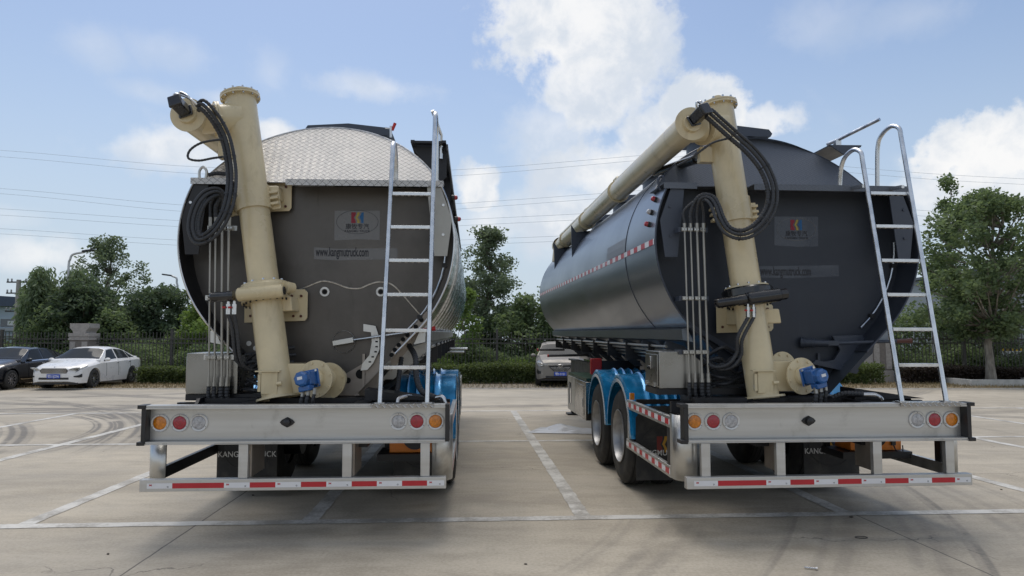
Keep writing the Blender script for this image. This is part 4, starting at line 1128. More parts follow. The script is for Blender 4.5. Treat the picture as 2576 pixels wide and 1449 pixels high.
    for s in (-1, 1):
        e = MB()
        for i in range(3): e.box(s * .165 - .02, s * .165 + .045 * s + .02 * s, -.02, .05, -.07 + .055 * i, -.045 + .055 * i, Mc)
        if left or s > 0: e.box(min(s * .15, s * .235), max(s * .15, s * .235), .035, .055, -.10, .10, Mc)
        e.build('collar_ear', M['cream'], col_, bevel=.004)
        for i in range(3): MB().bolt(Mc @ Vector((s * .205, .034, -.055 + .055 * i)), Mc.to_3x3() @ Vector((0, -1, 0)), .012, .012).build('collar_bolt', M['steel'], col_)
    # mounting plates to the rear head
    if left: pls = [(590, 735, 455, 535, YH - .05), (615, 775, 728, 812, YH - .05)]
    else: pls = [(1800, 1870, 500, 560, YH - .05), (1802, 1943, 762, 838, YH - .10)]
    for x0, x1, y0, y1, yy in pls:
        a = P(x0, y1, yy); b2 = P(x1, y0, yy)
        mp = MB().prism([(a.x, a.z), (b2.x - .02, a.z + .02), (b2.x, a.z + .05), (b2.x, b2.z - .03), (b2.x - .03, b2.z), (a.x, b2.z)], (0, yy, 0), (1, 0, 0), (0, 0, 1), .012).build('mount_plate', M['cream'], root, bevel=.003)
        for fx, fzz in ((.9, .2), (.9, .8), (.78, .2), (.75, .8), (.1, .2), (.1, .85)):
            MB().bolt((a.x + (b2.x - a.x) * fx, yy - .012, a.z + (b2.z - a.z) * fzz), (0, -1, 0), .013, .012).build('plate_bolt', M['brown'], mp)
        cz = (a.z + b2.z) / 2; cc = on(cz)
        MB().prism([(cc.x - .10, cz - .07), (b2.x - .07, cz - .055), (b2.x - .09, cz + .08), (cc.x - .10, cz + .07)], (0, yy - .012, 0), (1, 0, 0), (0, 0, 1), max(.02, yy - .012 - cc.y - .02)).build('standoff_block', M['cream'], mp, bevel=.012)
    # slewing gear
    zs = 2.035 if left else 2.02
    cs = on(zs)
    g = MB().lathe([(-.055, rp + .002), (-.055, rp + .075), (-.035, rp + .075), (-.035, rp + .06), (.02, rp + .06)], cs, ax, 40).build('lower_gear_flange', M['cream'], root)
    for i in range(20):
        a = i * math.pi / 10; q = cs + ax * (-.075) + (u * math.cos(a) + w * math.sin(a)) * (rp + .055)
        MB().tube([q, q + ax * .02], .009, 6).build('flange_bolt', M['frame'], g)
    gm = M['cream'] if left else M['gloss']
    gd = MB().lathe([(.0, rp + .02), (.0, rp + .085), (.012, rp + .095), (.075, rp + .095), (.09, rp + .08), (.09, rp + .01)], cs, ax, 40).build('slewing_gear', gm, root)
    fl2 = MB().lathe([(.091, rp + .002), (.091, rp + .062), (.108, rp + .062), (.108, rp + .003)], cs, ax, 40).build('upper_gear_flange', M['cream'], root)
    for i in range(12):
        a = i * math.pi / 6; q = cs + ax * .108 + (u * math.cos(a) + w * math.sin(a)) * (rp + .045)
        MB().tube([q, q + ax * .016], .011, 6).build('flange_bolt', M['steel'], fl2)
    yw = cs.y - .20
    if left:
        a, b2, c_, d_ = P(597, 742, yw), P(714, 731, yw), P(588, 745, yw), P(530, 748, yw)
    else:
        a, b2, c_, d_ = P(1880, 752, yw), P(1962, 741, yw), P(1875, 753, yw), P(1803, 763, yw)
    ww = MB().tube([a, a + (b2 - a) * .03, a + (b2 - a) * .97, b2], [.050, .062, .060, .050], 20)
    ww.build('worm_housing', gm, root)
    if left:
        MB().tube([b2 + Vector((.0, .0, 0)), b2 + (b2 - a).normalized() * .01], .036, 18).build('worm_cap', M['frame'], root)
        MB().tube([P(716, 722, yw + .05), P(738, 724, yw + .12)], [.055, .045], 16).build('gear_corner', gm, root)
    else:
        MB().tube([b2, b2 + (b2 - a).normalized() * .06], [.052, .050], 8).build('worm_cap', gm, root)
        MB().tube([c_ + Vector((-.0, .02, 0)), a + (b2 - a) * .5 + Vector((0, .05, 0))], [.062, .066], 20).build('worm_collar', gm, root)
    mo = MB().tube([c_, c_ + (d_ - c_) * .25, c_ + (d_ - c_) * .3, c_ + (d_ - c_) * .95, d_], [.05, .05, .044, .046, .038], 16).build('slew_motor', M['gloss'], root)
    for i in range(6):
        a_ = i * math.pi / 3; MB().bolt(d_ + Vector((0, .03 * math.cos(a_), .03 * math.sin(a_))), (-1, 0, 0), .008, .012).build('motor_bolt', M['gloss'], mo)
    vb = c_ + Vector((-.02 if left else .04, -.01, -.10))
    for dx_ in (-.022, .03):
        q = vb + Vector((dx_, 0, 0))
        MB().tube([q + Vector((0, 0, .06)), q + Vector((0, 0, .03)), q + Vector((0, 0, .03)), q - Vector((0, 0, .06))], [.012, .012, .02, .02], 6).build('relief_valve', M['galv'], root)
        MB().tube([q + Vector((-.02, -.02, .0)), q + Vector((-.04, -.035, .0))], .009, 8).build('valve_knob', M['red'], root)
        if left: hp = [q - Vector((0, 0, .06)), P(590, 830, yw + .02), P(596, 890, yw + .06), P(612, 922, yw + .12), P(645, 925, yw + .2), P(665, 890, yw + .3)]
        else: hp = [q - Vector((0, 0, .06)), P(1861, 850, yw), P(1858, 890, yw + .03), P(1835, 920, yw + .06), P(1800, 925, yw + .15), P(1776, 905, yw + .3)]
        hp = [hp[0]] + [v + Vector((dx_ * .8, .0, -dx_ * .4)) for v in hp[1:]]
        mb = MB(); ribbed(mb, hp, .017); mb.build('gear_hose', M['hose'], root)
    # --- auger foot: casing, flange, feed tube and blue motor
    sgn = 1
    f0 = P(795, 953, .41) if left else P(2016, 946, .41)
    dirv = Vector((-.30, -1, .06)).normalized() if left else Vector((.26, -1, .06)).normalized()
    back = f0 - dirv * .40
    MB().tube([f0 - dirv * .005, back], .10, 28).build('feed_tube', M['cream'], root)
    cz = f0.z
    fb = on(cz); cas = MB().box(fb.x, f0.x + .02, f0.y + .05, f0.y + .30, cz - .14, cz + .13)
    cas.build('auger_casing', M['cream'], root, bevel=.006)
    for fo, rr in ((f0, .165), (P(828, 958, .60) if left else P(1968, 925, .66), .165 if left else .15)):
        fd = MB().lathe([(-.0, rr), (.0, .0)] if False else [(0, .02), (0, rr), (.014, rr), (.014, .02)], fo, dirv, 40, cap=False).build('feed_flange', M['cream'], root)
        uu = dirv.orthogonal().normalized(); vv = dirv.cross(uu)
        for i in range(8):
            a_ = i * math.pi / 4 + .3; MB().bolt(fo + dirv * .014 + (uu * math.cos(a_) + vv * math.sin(a_)) * (rr - .025), dirv, .012, .01).build('flange_bolt', M['cream'], fd)
    MB().lathe([(.015, .085), (.06, .085), (.075, .07)], f0, dirv, 28, cap=True).build('bearing_hub', M['cream'], root)
    up = Vector((0, 0, 1)); sd_ = dirv.cross(up).normalized(); up = sd_.cross(dirv)
    Mm = Matrix.Translation(f0 + dirv * .076) @ Matrix((sd_, dirv, up)).transposed().to_4x4() @ Euler((0, R_(12), 0)).to_matrix().to_4x4() @ Matrix.Diagonal((1.06, 1.0, 1.06, 1))
    bm_ = MB().box(-.075, .075, 0, .018, -.075, .075, Mm).box(-.055, .055, .018, .13, -.055, .055, Mm)
    bmo = bm_.build('blue_motor', M['blue'], root, bevel=.012)
    MB().lathe([(.13, .062), (.15, .066), (.185, .066), (.2, .05), (.2, 0)], f0 + dirv * .076, dirv, 8).build('motor_head', M['blue'], bmo, smooth=20)
    MB().box(-.05, .05, .07, .16, -.10, -.0555, Mm).build('motor_ports', M['blue'], bmo, bevel=.008)
    for a_, b_ in ((-1, -1), (1, -1), (-1, 1), (1, 1)):
        MB().bolt(Mm @ Vector((a_ * .06, .018, b_ * .06)), dirv, .011, .012).build('motor_bolt', M['steel'], bmo)
    MB().box(-.022, .022, .2005, .202, -.006, .018, Mm).build('motor_nameplate', M['t_white'], bmo)
    for j, (hx, hr) in enumerate(((-.07, .014), (-.015, .019), (.035, .019))):
        a = Mm @ Vector((hx, .11, -.09)); b2 = Vector((a.x, a.y - .01, a.z - .05))
        MB().tube([a, b2], hr * 1.0, 6).build('hose_fitting', M['pipe'], root)
        mb = MB(); ribbed(mb, [b2, b2 + Vector((-.01, .0, -.06)), b2 + Vector((-.005, .04, -.16)), b2 + Vector((.05, .10, -.24))], hr + .002); mb.build('motor_hose', M['hose'], root)
    # inspection door and base flange
    bs = on(1.125)
    bf = MB().lathe([(-.008, rp - .01), (-.008, rp + .05), (.01, rp + .05), (.01, rp)], bs, ax, 32).build('base_flange', M['cream'], root)
    dz_ = on(1.26)
    MB().box(dz_.x - .09, dz_.x + .05, dz_.y - rp - .012, dz_.y - rp + .03, 1.17, 1.36).build('inspection_door', M['cream'], root, bevel=.003)
    MB().box(dz_.x - .14, dz_.x + .07, dz_.y - rp - .03, dz_.y - rp + .04, 1.362, 1.372).build('door_visor', M['cream'], root)
    MB().cyl((dz_.x + .045, dz_.y - rp - .02, 1.26), (dz_.x + .09, dz_.y - rp - .02, 1.265), .016).build('door_latch', M['cream'], root)
    MB().box(dz_.x - .12, dz_.x - .095, dz_.y - rp - .008, dz_.y - rp + .03, 1.19, 1.34).build('door_hinge', M['cream'], root)
    # --- top elbow and swivelling boom
    e0 = c0 + ax * (Lr - .235)
    sx = -1
    if left:
        e1 = J(487, 300, .62); hub = J(480, 303, .62)
    else:
        e1 = J(1728, 322, .62)
    ed = (e1 - e0)
    m0 = e0 + ed * .52
    MB().tube([e0 + ed * .05, e0 + ed * .3, m0], [.155, .148, .13], 32).build('elbow_socket', M['cream'], root)
    ef = MB().lathe([(-.012, .11), (-.012, .165), (.004, .165), (.006, .155), (.008, .165), (.024, .165), (.024, .11)], m0, ed.normalized(), 40).build('swivel_flange', M['cream'], root)
    edn = ed.normalized(); uu = edn.orthogonal().normalized(); vv = edn.cross(uu)
    for i in range(10):
        a_ = i * math.pi / 5; q = m0 - edn * .02 + (uu * math.cos(a_) + vv * math.sin(a_)) * .152
        MB().tube([q, q + edn * .05], .009, 6).build('flange_bolt', M['cream'], ef)
    bx_ = e1.x; bz_ = e1.z
    bd_ = Vector((0, 1, -.008 if not left else -.008)).normalized()
    bs0 = Vector((bx_, e1.y - .14, bz_))
    MB().tube([m0 + ed * .04, m0.lerp(Vector((bx_, e1.y + .06, bz_)), .75), Vector((bx_ + .02, e1.y + .08, bz_))], [.13, .128, .12], 32).build('elbow_tube', M['cream'], root)
    Lb = 8.7
    bm1 = MB().lathe([(0, .0), (.0, .155), (.012, .155), (.012, .13), (Lb, .13)], bs0, bd_, 40)
    boom = bm1.build('unloading_boom', M['cream'], root)
    for t in (3.05, 5.4, 7.7):
        q = bs0 + bd_ * t
        fo = MB().lathe([(-.02, .13), (-.02, .152), (.02, .152), (.02, .13)], q, bd_, 32).build('boom_flange', M['cream'], boom)
        MB().tube([q + Vector((0, .0, .155)), q + Vector((.0, .04, .20)), q + Vector((0, .22, .20)), q + Vector((0, .26, .155))], .022, 8).build('lifting_lug', M['cream'], boom)
    MB().box(bx_ - .06, bx_ + .06, bs0.y + .4, bs0.y + Lb - .4, bz_ + .118 - .035, bz_ + .15 - .035).build('boom_spine', M['cream'], boom)
    qe = bs0 + bd_ * Lb
    MB().lathe([(-.15, .165), (.02, .165), (.02, 0)], qe, bd_, 32).tube([qe - bd_ * .1, qe + Vector((-.03, -.1, -.36))], [.14, .15], 28).build('discharge_spout', M['cream'], boom)
    for t in (5.75, 8.0):         # saddle brackets on the tank shoulder
        q = bs0 + bd_ * t
        pts = [(q.x - .22, q.z - .02), (q.x - .13, q.z - .15), (q.x + .13, q.z - .15), (q.x + .24, q.z - .02)]
        xr = q.x + .42
        zz = ZC + RH * math.sqrt(max(0, 1 - ((xr - ci) / RW) ** 2))
        arc = []
        for i in range(9):
            xx = xr + (q.x - .16 - xr) * i / 8
            arc.append((xx, ZC + RH * math.sqrt(max(0.0, 1 - min(.999, abs((xx - ci) / RW)) ** 2)) - .01))
        arc.append((q.x - .20, arc[-1][1] - .30))
        MB().prism((pts + arc)[::-1], (0, q.y, 0), (1, 0, 0), (0, 0, 1), .014).build('boom_saddle', M['slate'], root)
    # hydraulic lift cylinder between riser and boom
    hc0 = on(3.42) + Vector((-.16, .02, 0)); hc1 = Vector((bx_ + .05, 2.5, bz_ - .06))
    MB().box(hc0.x - .10, hc0.x + .10, hc0.y - .05, hc0.y + .05, hc0.z - .08, hc0.z + .07).build('ram_bracket', M['cream'], root, bevel=.006)
    MB().tube([hc0 + Vector((-.1, .03, 0)), hc0.lerp(hc1, .15)], .035, 12).tube([hc0.lerp(hc1, .15), hc0.lerp(hc1, .75)], .05, 14).build('lift_ram', M['gloss'], root)
    # black boom motor on the elbow face
    mdir = Vector((-.15, -1, .25)).normalized() if left else Vector((.38, -1, .42)).normalized()
    mb0 = Vector((bx_, bs0.y - .001, bz_)); uu = mdir.cross(Vector((0, 0, 1))).normalized(); vv = uu.cross(mdir)
    MB().lathe([(0, .085), (.04, .08)], mb0, (0, -1, 0), 28, cap=True).build('boom_hub', M['cream'], boom)
    Mb = Matrix.Translation(mb0 + Vector((0, -.04, .01))) @ Matrix((uu, mdir, vv)).transposed().to_4x4() @ Euler((0, R_(20), 0)).to_matrix().to_4x4()
    bmm = MB().box(-.065, .065, 0, .02, -.055, .055, Mb).box(-.05, .05, .02, .17, -.048, .048, Mb).box(-.058, .058, .17, .2, -.055, .055, Mb).build('boom_motor', M['gloss'], boom, bevel=.01)
    # hose loop
    if left:
        path = [(497, 268, .40), (508, 262, .36), (530, 283, .38), (552, 315, .42), (568, 350, .44), (578, 395, .44), (583, 440, .42), (580, 490, .36), (568, 535, .34), (545, 575, .34), (520, 597, .36), (497, 602, .38), (486, 580, .40), (488, 545, .42), (503, 508, .44), (525, 487, .48), (548, 482, .52), (562, 495, .56), (562, 530, .60)]
        tee = [(571, 352, .45), (545, 352, .42), (505, 360, .40), (478, 378, .40), (474, 398, .40), (500, 404, .42), (535, 398, .5), (565, 394, .6)]
    else:
        path = [(1768, 285, .38), (1782, 283, .35), (1808, 305, .34), (1845, 338, .34), (1888, 376, .34), (1923, 420, .34), (1943, 470, .32), (1942, 515, .30), (1922, 555, .28), (1892, 582, .28), (1860, 590, .30), (1830, 578, .32), (1812, 550, .36), (1800, 518, .42), (1788, 500, .46), (1772, 496, .52), (1758, 506, .56), (1752, 535, .60)]
        tee = [(1832, 348, .36), (1795, 358, .38), (1765, 378, .40), (1735, 400, .45), (1705, 416, .6)]
    base = [P(*q) for q in path]
    cen = P(560, 440, .4) if left else P(1860, 440, .36)
    for i, (o1, hr) in enumerate(((-.038, .016), (.0, .017), (.038, .021))):
        q = []
        for j, v in enumerate(base):
            t_ = (base[min(j + 1, len(base) - 1)] - base[max(j - 1, 0)]).normalized()
            nn_ = Vector((t_.z, 0, -t_.x)); nn_ = nn_.normalized() if nn_.length > .1 else Vector((1, 0, 0))
            q.append(v + nn_ * o1 * (1.0 if 0 < j < len(base) - 3 else .7) + Vector((0, -.012 * (i % 2) + .01 * i, 0)))
        if i < 3:
            e = top_pts[3 - i] if i < 3 else top_pts[0]
            q[-1] = e + Vector((0, 0, .10)); q.append(e)
        mb = MB(); ribbed(mb, q, hr); mb.build('hydraulic_hose', M['hose'], root)
    mb = MB(); ribbed(mb, [base[-4] + Vector((-.02, .03, 0)), base[-3] + Vector((-.03, .05, .0)), top_pts[0] + Vector((0, 0, .12)), top_pts[0]], .014); mb.build('hydraulic_hose', M['hose'], root)
    mb = MB(); ribbed(mb, [P(*q) for q in tee], .011); mb.build('branch_hose', M['hose'], root)
    for j in (3, 5, 7, 8, 10):
        t_ = (base[j + 1] - base[j - 1]).normalized()
        MB().lathe([(-.004, .058), (.004, .058)], base[j], t_, 14).build('cable_tie', M['frame'], root)
    for dx_ in (-.02, .02):
        a = base[0] + Vector((dx_, .0, .0)); m_ = Mb @ Vector((dx_ * 1.2, .12, .05))
        MB().tube(spline([m_, m_ + Vector((0, -.01, .06)), (a + m_) / 2 + Vector((.01, -.02, .05)), a], 6), .011, 8).build('elbow_fitting', M['steel'], root)
    # loose bundle of hoses behind the riser foot
    rng = random.Random(4 if left else 5)
    for i in range(8):
        x0 = (-.66 if left else -.80) + rng.uniform(-.03, .06); z0 = 1.18 + .045 * i
        q = [(x0, .75, z0), (x0 + .12, .70 + rng.uniform(-.03, .03), z0 + rng.uniform(-.06, .08)), (x0 + .26, .74, z0 + rng.uniform(-.05, .06)), (x0 + .42, .84, z0 + rng.uniform(.0, .08))]
        mb = MB(); ribbed(mb, q, .018); mb.build('bundled_hose', M['hose'], root)
    # --- ladder with hoop handles
    yl0, yl1 = .06, (Y0 - .17)
    if left: bL, bR, tL, tR = (.70, 1.06, .735, 1.08) if False else (.665, 1.06, .70, 1.085)
    else: bL, bR, tL, tR = (.675, 1.075, .70, 1.09)
    def stile(xb, xt, zt, hoopdx):
        pts = [Vector((xb, yl0, 1.115)), Vector((xt, yl1, zt - .14))]
        hoop = [pts[-1], Vector((xt + hoopdx * .1, yl1 + .02, zt - .05)), Vector((xt + hoopdx * .35, yl1 + .12, zt)), Vector((xt + hoopdx * .75, yl1 + .24, zt - .045)), Vector((xt + hoopdx, yl1 + .30, zt - .16)), Vector((xt + hoopdx, yl1 + .33, ZL + .01))]
        sp_ = spline(hoop, 6)
        lo = [pts[0].lerp(pts[1], i / 6) for i in range(6)]
        MB().tube(lo + sp_, .021, 14).build('ladder_stile', M['galv'], root)
        MB().box(xb - .04, xb + .04, yl0 - .03, yl0 + .04, 1.1145, 1.121).build('ladder_foot', M['steel'], root)
    hd_ = -.05 if not left else .0
    zA, zB = (3.47, 3.76) if left else (3.47, 3.71)
    stile(bL, tL, zA, hd_); stile(bR, tR, zB, hd_)
    zr = ([1013, 924, 831, 741, 655, 571, 487] if left else [1003, 918, 828, 741, 655, 569, 486])[1:]
    for yy in zr:
        # rung height on the leaning stile plane
        d = (Mi.to_3x3() @ cloud_dir(1030 if left else 2270, yy))
        lo_t, hi_t = 3.0, 9.0
        for _ in range(40):
            tm = (lo_t + hi_t) / 2; q = o_loc + d * tm; yy_pl = yl0 + (q.z - 1.115) / (zA - 1.115) * (yl1 - yl0)
            if q.y < yy_pl: lo_t = tm
            else: hi_t = tm
        z = q.z; f = (z - 1.115) / (zA - .14 - 1.115); yy_ = yl0 + f * (yl1 - yl0)
        x0 = bL + (tL - bL) * f + .019; x1 = bR + (tR - bR) * (z - 1.115) / (zB - .14 - 1.115) - .019
        rg = MB().box(x0, x1, yy_ - .022, yy_ + .022, z - .016, z + .014).build('ladder_rung', M['galv'], root, bevel=.003)
        tt = MB()
        for i in range(6): xx = x0 + (x1 - x0) * (i + .6) / 6.2; tt.box(xx - .008, xx + .012, yy_ - .02, yy_ + .018, z - .0205, z - .0162)
        tt.build('rung_grip', M['lowplate'], rg)
    for x in (tL, tR):
        MB().bar((x - .005, yl1 - .01, ZL - .03), (x - .03, Y0 - .02, ZL - .02), .03, .03).build('ladder_standoff', M['steel'], root)
    # --- inspection lever, quadrant
    if left:
        c = P(865, 860, YH - .006); MB().lathe([(0, .0), (0, .107), (-.006, .107), (-.006, .101), (-.003, .1), (-.003, .0)], c, (0, 1, 0), 40).build('shaft_plate', M['head_l'], root)
        MB().lathe([(-.007, .108), (-.010, .105), (-.007, .102)], c, (0, 1, 0), 40).build('shaft_plate_weld', M['weld'], root)
        a, b2, e = P(838, 864, YH - .05), P(890, 855, YH - .07), P(1095, 826, YH - .16)
        MB().bar(a, b2, .05, .05).build('lever_clevis', M['alu'], root, bevel=.004)
        lv = MB().tube([b2, b2.lerp(e, .85)], .0125, 10).build('gate_lever', M['steel'], root)
        MB().tube([b2.lerp(e, .85), e], [.018, .022], 10).build('lever_grip', M['red'], lv)
        qs = [(915, 815), (945, 820), (955, 850), (955, 880), (940, 912), (925, 930), (908, 932), (912, 915), (930, 893), (936, 860), (934, 836), (915, 833)]
        q = [P(x, y, YH - .04) for x, y in qs]
        lq = MB().prism([(v.x, v.z) for v in q][::-1], (0, YH - .04, 0), (1, 0, 0), (0, 0, 1), .02); lq = lq.build('lever_quadrant', M['alu'], root)
        for t in (.1, .25, .4, .55, .7, .85):
            v = P(948 - 30 * max(0, t - .5) * 1.6, 838 + 85 * t, YH - .041); MB().box(v.x - .012, v.x + .012, v.y - .022, v.y - .0205, v.z - .007, v.z + .007).build('quadrant_notch', M['hole'], lq)
        # perforated gusset plates to the right of the ladder
        hp_ = [P(985, 885, YH + .02), P(1085, 770, YH + .02), P(1078, 812, YH + .02), P(985, 935, YH + .02)]
        gp_ = MB().prism([(v.x, v.z) for v in hp_][::-1], (0, YH - .02, 0), (1, 0, 0), (0, 0, 1), .01).build('perforated_gusset', M['lowplate'], root)
        for x, y in ((993, 880), (1003, 868), (1014, 854), (1025, 843), (1046, 822), (1060, 805), (985, 893)):
            v = P(x, y, YH - .033); MB().lathe([(0, 0), (0, .022)], v, (0, 1, 0), 18).build('gusset_hole', M['hole'], gp_)
        for x, y in ((626, 864), (643, 876), (656, 888)):
            v = P(x, y, YH - .005); MB().lathe([(0, 0), (0, .024)], v, (0, 1, 0), 18).build('gusset_hole', M['l_ring'], root)
    else:
        a, b2, e = P(2016, 862, YH - .02), P(2085, 864, YH - .16), P(2293, 857, YH - .30)
        lv = MB().lathe([(0, .055), (.03, .055), (.031, .042), (.10, .04), (.101, .046), (.12, .046), (.121, .036), (.25, .034)], a, b2 - a, 20, cap=True).build('torsion_tube', M['slate'], root)
        MB().bar(b2 - (b2 - a) * .2, b2 + (e - b2) * .12, .06, .05).build('lever_clevis', M['slate'], root, bevel=.004)
        l2 = MB().tube([b2, b2.lerp(e, .82)], .0165, 10).build('gate_lever', M['slate'], root)
        MB().tube([b2.lerp(e, .82), b2.lerp(e, .9), e], [.020, .018, .026], 10).build('lever_grip', M['brown'], l2)
        qs = [(2090, 845), (2165, 843), (2172, 852), (2198, 858), (2190, 890), (2165, 912), (2150, 932), (2045, 915), (2095, 905), (2110, 880)]
        q = [P(x, y, YH - .05) for x, y in qs]
        MB().prism([(v.x, v.z) for v in q][::-1], (0, YH - .05, 0), (1, 0, 0), (0, 0, 1), .03).build('lever_quadrant', M['slate'], root)
        q = [P(x, y, YH - .081) for x, y in [(2040, 915), (2050, 905), (2158, 930), (2152, 940)]]
        MB().prism([(v.x, v.z) for v in q][::-1], (0, YH - .085, 0), (1, 0, 0), (0, 0, 1), .02).build('quadrant_foot', M['slate'], root)
        for x, y, r in ((1860, 0, 0),):
            pass
        v = P(1955, 930, YH - .006); MB().lathe([(0, 0), (0, .055)], v, (0, 1, 0), 24).build('drain_hole', M['hole'], root)
        for x, y in ((1846, 888), (1858, 898)):
            v = P(x, y, YH - .006); MB().lathe([(0, 0), (0, .03)], v, (0, 1, 0), 20).build('drain_hole', M['hole'], root)
        MB().prism([(v_.x, v_.z) for v_ in [P(1717, 790, YH - .02), P(1740, 815, YH - .02), P(1895, 905, YH - .02), P(1895, 925, YH - .02), P(1720, 815, YH - .02)]][::-1], (0, YH - .02, 0), (1, 0, 0), (0, 0, 1), .02).build('lower_gusset', M['slate'], root)
    # side levers and lamp box, film wrap
    if left:
        for x0, y0, x1, y1 in ((1095, 876, 1176, 877), (1092, 884, 1168, 885)):
            MB().tube([P(x0, y0, 7.0), P(x1, y1, 7.0)], .022, 10).build('side_lever', M['galv'], root)
        rows = []
        rg_ = random.Random(12)
        for i in range(60):
            y = 1.9 + 8.5 * i / 59; row = []
            for j in range(14):
                a = R_(-24 + 52 * j / 13 + rg_.uniform(-1.2, 1.2) + 4 * math.sin(i * .5)); x, z = sec(a)
                e = 1.012 + rg_.uniform(-.006, .012); row.append((ci + (x - ci) * e, y + rg_.uniform(-.03, .03), ZC + (z - ZC) * e))
            rows.append(row)
        MB().grid(rows).build('protective_film', M['wrap'], root, smooth=40)
    else:
        for x0, y0, x1, y1, yy in ((1354, 880, 1420, 880, 8.5), (1380, 895, 1480, 893, 6.5)):
            lv_ = MB().tube([P(x1, y1, yy), P(x0, y0, yy)], .022, 10).build('side_lever', M['black'], root)
            MB().tube([P(x0, y0, yy), P(x0 - 3, y0, yy)], .026, 10).build('lever_cap', M['red'], lv_)
        MB().box(-1.22, -1.06, 4.35, 4.43, 1.10, 1.33).build('red_lamp_box', M['red'], root, bevel=.01)
        MB().box(-1.055, -.5, 4.36, 4.42, 1.15, 1.30).build('lamp_box_arm', M['frame'], root)
    # vertical struts carrying the tank rear
    for s in (-1, 1):
        MB().box(ci + s * .40 - .012, ci + s * .40 + .012, YH - .03, YH, 1.12, 1.5).build('rear_strut', M['lowplate'] if left else M['slate'], root)
    # curved drain tube along the right rim
    q = [(ci + (x - ci) * .93, YH - .02, ZC + (z - ZC) * .93) for x, z in [sec(R_(a)) for a in range(-46, 8, 6)]]
    MB().tube(q, .012, 8).build('rim_tube', M['galv'], root)
    for a in (-38, -10): x, z = sec(R_(a)); MB().box(ci + (x - ci) * .93 - .025, ci + (x - ci) * .93 + .025, YH - .04, YH - .001, ZC + (z - ZC) * .93 - .02, ZC + (z - ZC) * .93 + .02).build('tube_clip', M['black'], root)
    # --- stickers
    S_ = M['stick_l'] if left else M['stick_r']
    F0 = Euler((math.pi / 2, 0, 0)).to_matrix().to_4x4()
    ys_ = YH - .0015
    if left:
        c = P(899, 560, ys_); q = [P(842, 530, ys_), P(956, 530, ys_), P(955, 604, ys_), P(900, 602, ys_), P(841, 605, ys_)]
    else:
        c = P(2003, 578, ys_); q = [P(1948, 545, ys_), P(2058, 545, ys_), P(2058, 620, ys_), P(2003, 621, ys_), P(1948, 617, ys_)]
    st = MB().sheet([(v.x, v.z) for v in q], (0, ys_, 0), (1, 0, 0), (0, 0, 1)).build('logo_sticker', S_, root, smooth=0)
    ell = [Vector((c.x + .2 * math.cos(a * math.pi / 30), ys_ - .001, c.z + .006 + .115 * math.sin(a * math.pi / 30))) for a in range(61)]
    MB().tube(ell, .0018, 4).build('logo_oval', M['ink'] if left else M['stick_l'], st)
    emblem(st, Vector((c.x, ys_ - .0012, c.z + .048)), .118, .105, ('lg_r', 'lg_y', 'lg_b'))
    text_mesh('康牧专汽', .060, M['ink'], st, 'logo_characters', Matrix.Translation((c.x, ys_ - .001, c.z - .060)) @ F0, sx=.95, off=.0005)
    text_mesh('KANGMU TRUCK', .029, M['ink'], st, 'logo_lettering', Matrix.Translation((c.x, ys_ - .001, c.z - .093)) @ F0, sx=.98, off=.0006, sp=1.12)
    if left: q = [P(790, 622, ys_), P(850, 626, ys_), P(1000, 624, ys_), P(1000, 652, ys_), P(850, 655, ys_), P(790, 652, ys_)]; a = P(794, 644, ys_); wt = P(927, 640, ys_).x - a.x
    else: q = [P(1905, 670, ys_), P(2110, 667, ys_), P(2110, 695, ys_), P(1990, 700, ys_), P(1905, 698, ys_)]; a = P(1913, 692, ys_); wt = P(2040, 690, ys_).x - a.x
    st = MB().sheet([(v.x, v.z) for v in q], (0, ys_, 0), (1, 0, 0), (0, 0, 1)).build('web_sticker', S_, root, smooth=0)
    to = text_mesh('www.kangmutruck.com', .125, M['ink'], st, 'web_address', Matrix.Translation((a.x, ys_ - .001, a.z)) @ F0, align='LEFT', off=.0022)
    xs_ = [v.co.x for v in to.data.vertices]; w0 = max(xs_) - min(xs_)
    for v in to.data.vertices: v.co.x = a.x + (v.co.x - min(xs_)) * wt / w0
    # --- top: manhole lids, walkway, rails, clamp
    ztop_ = ZC + RH
    for y in (2.5, 4.6, 6.7, 8.8):
        r0 = MB().lathe([(0, .40), (.235, .40)], (ci, y, ztop_ - .04), (0, 0, 1), 28, cap=True).build('manhole_ring', M['slate'], root)
        MB().prism([(-.48, .0), (-.50, .04), (-.46, .10), (.0, .13), (.46, .085), (.50, .035), (.48, 0)][::-1], (ci, y - .35, ztop_ + .20), (1, 0, 0), (0, 0, 1), -.7).build('manhole_lid', M['slate'], root)
    wk = MB()
    x0w, x1w, zw = (.80, 1.16, 3.62) if left else (.78, 1.12, 3.60)
    if left:
        for i in range(7):
            y = 1.35 + 1.35 * i
            wk = MB().prism([(x0w, zw + .02), (x1w, zw + .02), (x1w, zw - .30), (x1w - .06, zw - .36)], (0, y, 0), (1, 0, 0), (0, 0, 1), .012).build('walkway_bracket', M['frame'], root)
        sl = MB().box(x0w, x0w + .04, 1.2, 10.3, zw + .022, zw + .05).box(x1w - .04, x1w, 1.2, 10.3, zw + .022, zw + .05)
        for i in range(60):
            y = 1.22 + .15 * i; sl.box(x0w + .038, x1w - .038, y, y + .095, zw + .024, zw + .048)
        sl.build('walkway', M['frame'], root)
        MB().bar((x1w + .01, 1.2, zw - .02), (x1w + .01, 10.3, zw - .02), .02, .06).build('walkway_fascia', M['black'], root)
        a = P(1088, 278, 1.15); b2 = P(1110, 340, 1.3); MB().tube([a, b2, b2 - Vector((0, 0, .25))], .018, 10).build('handrail_stub', M['galv'], root)
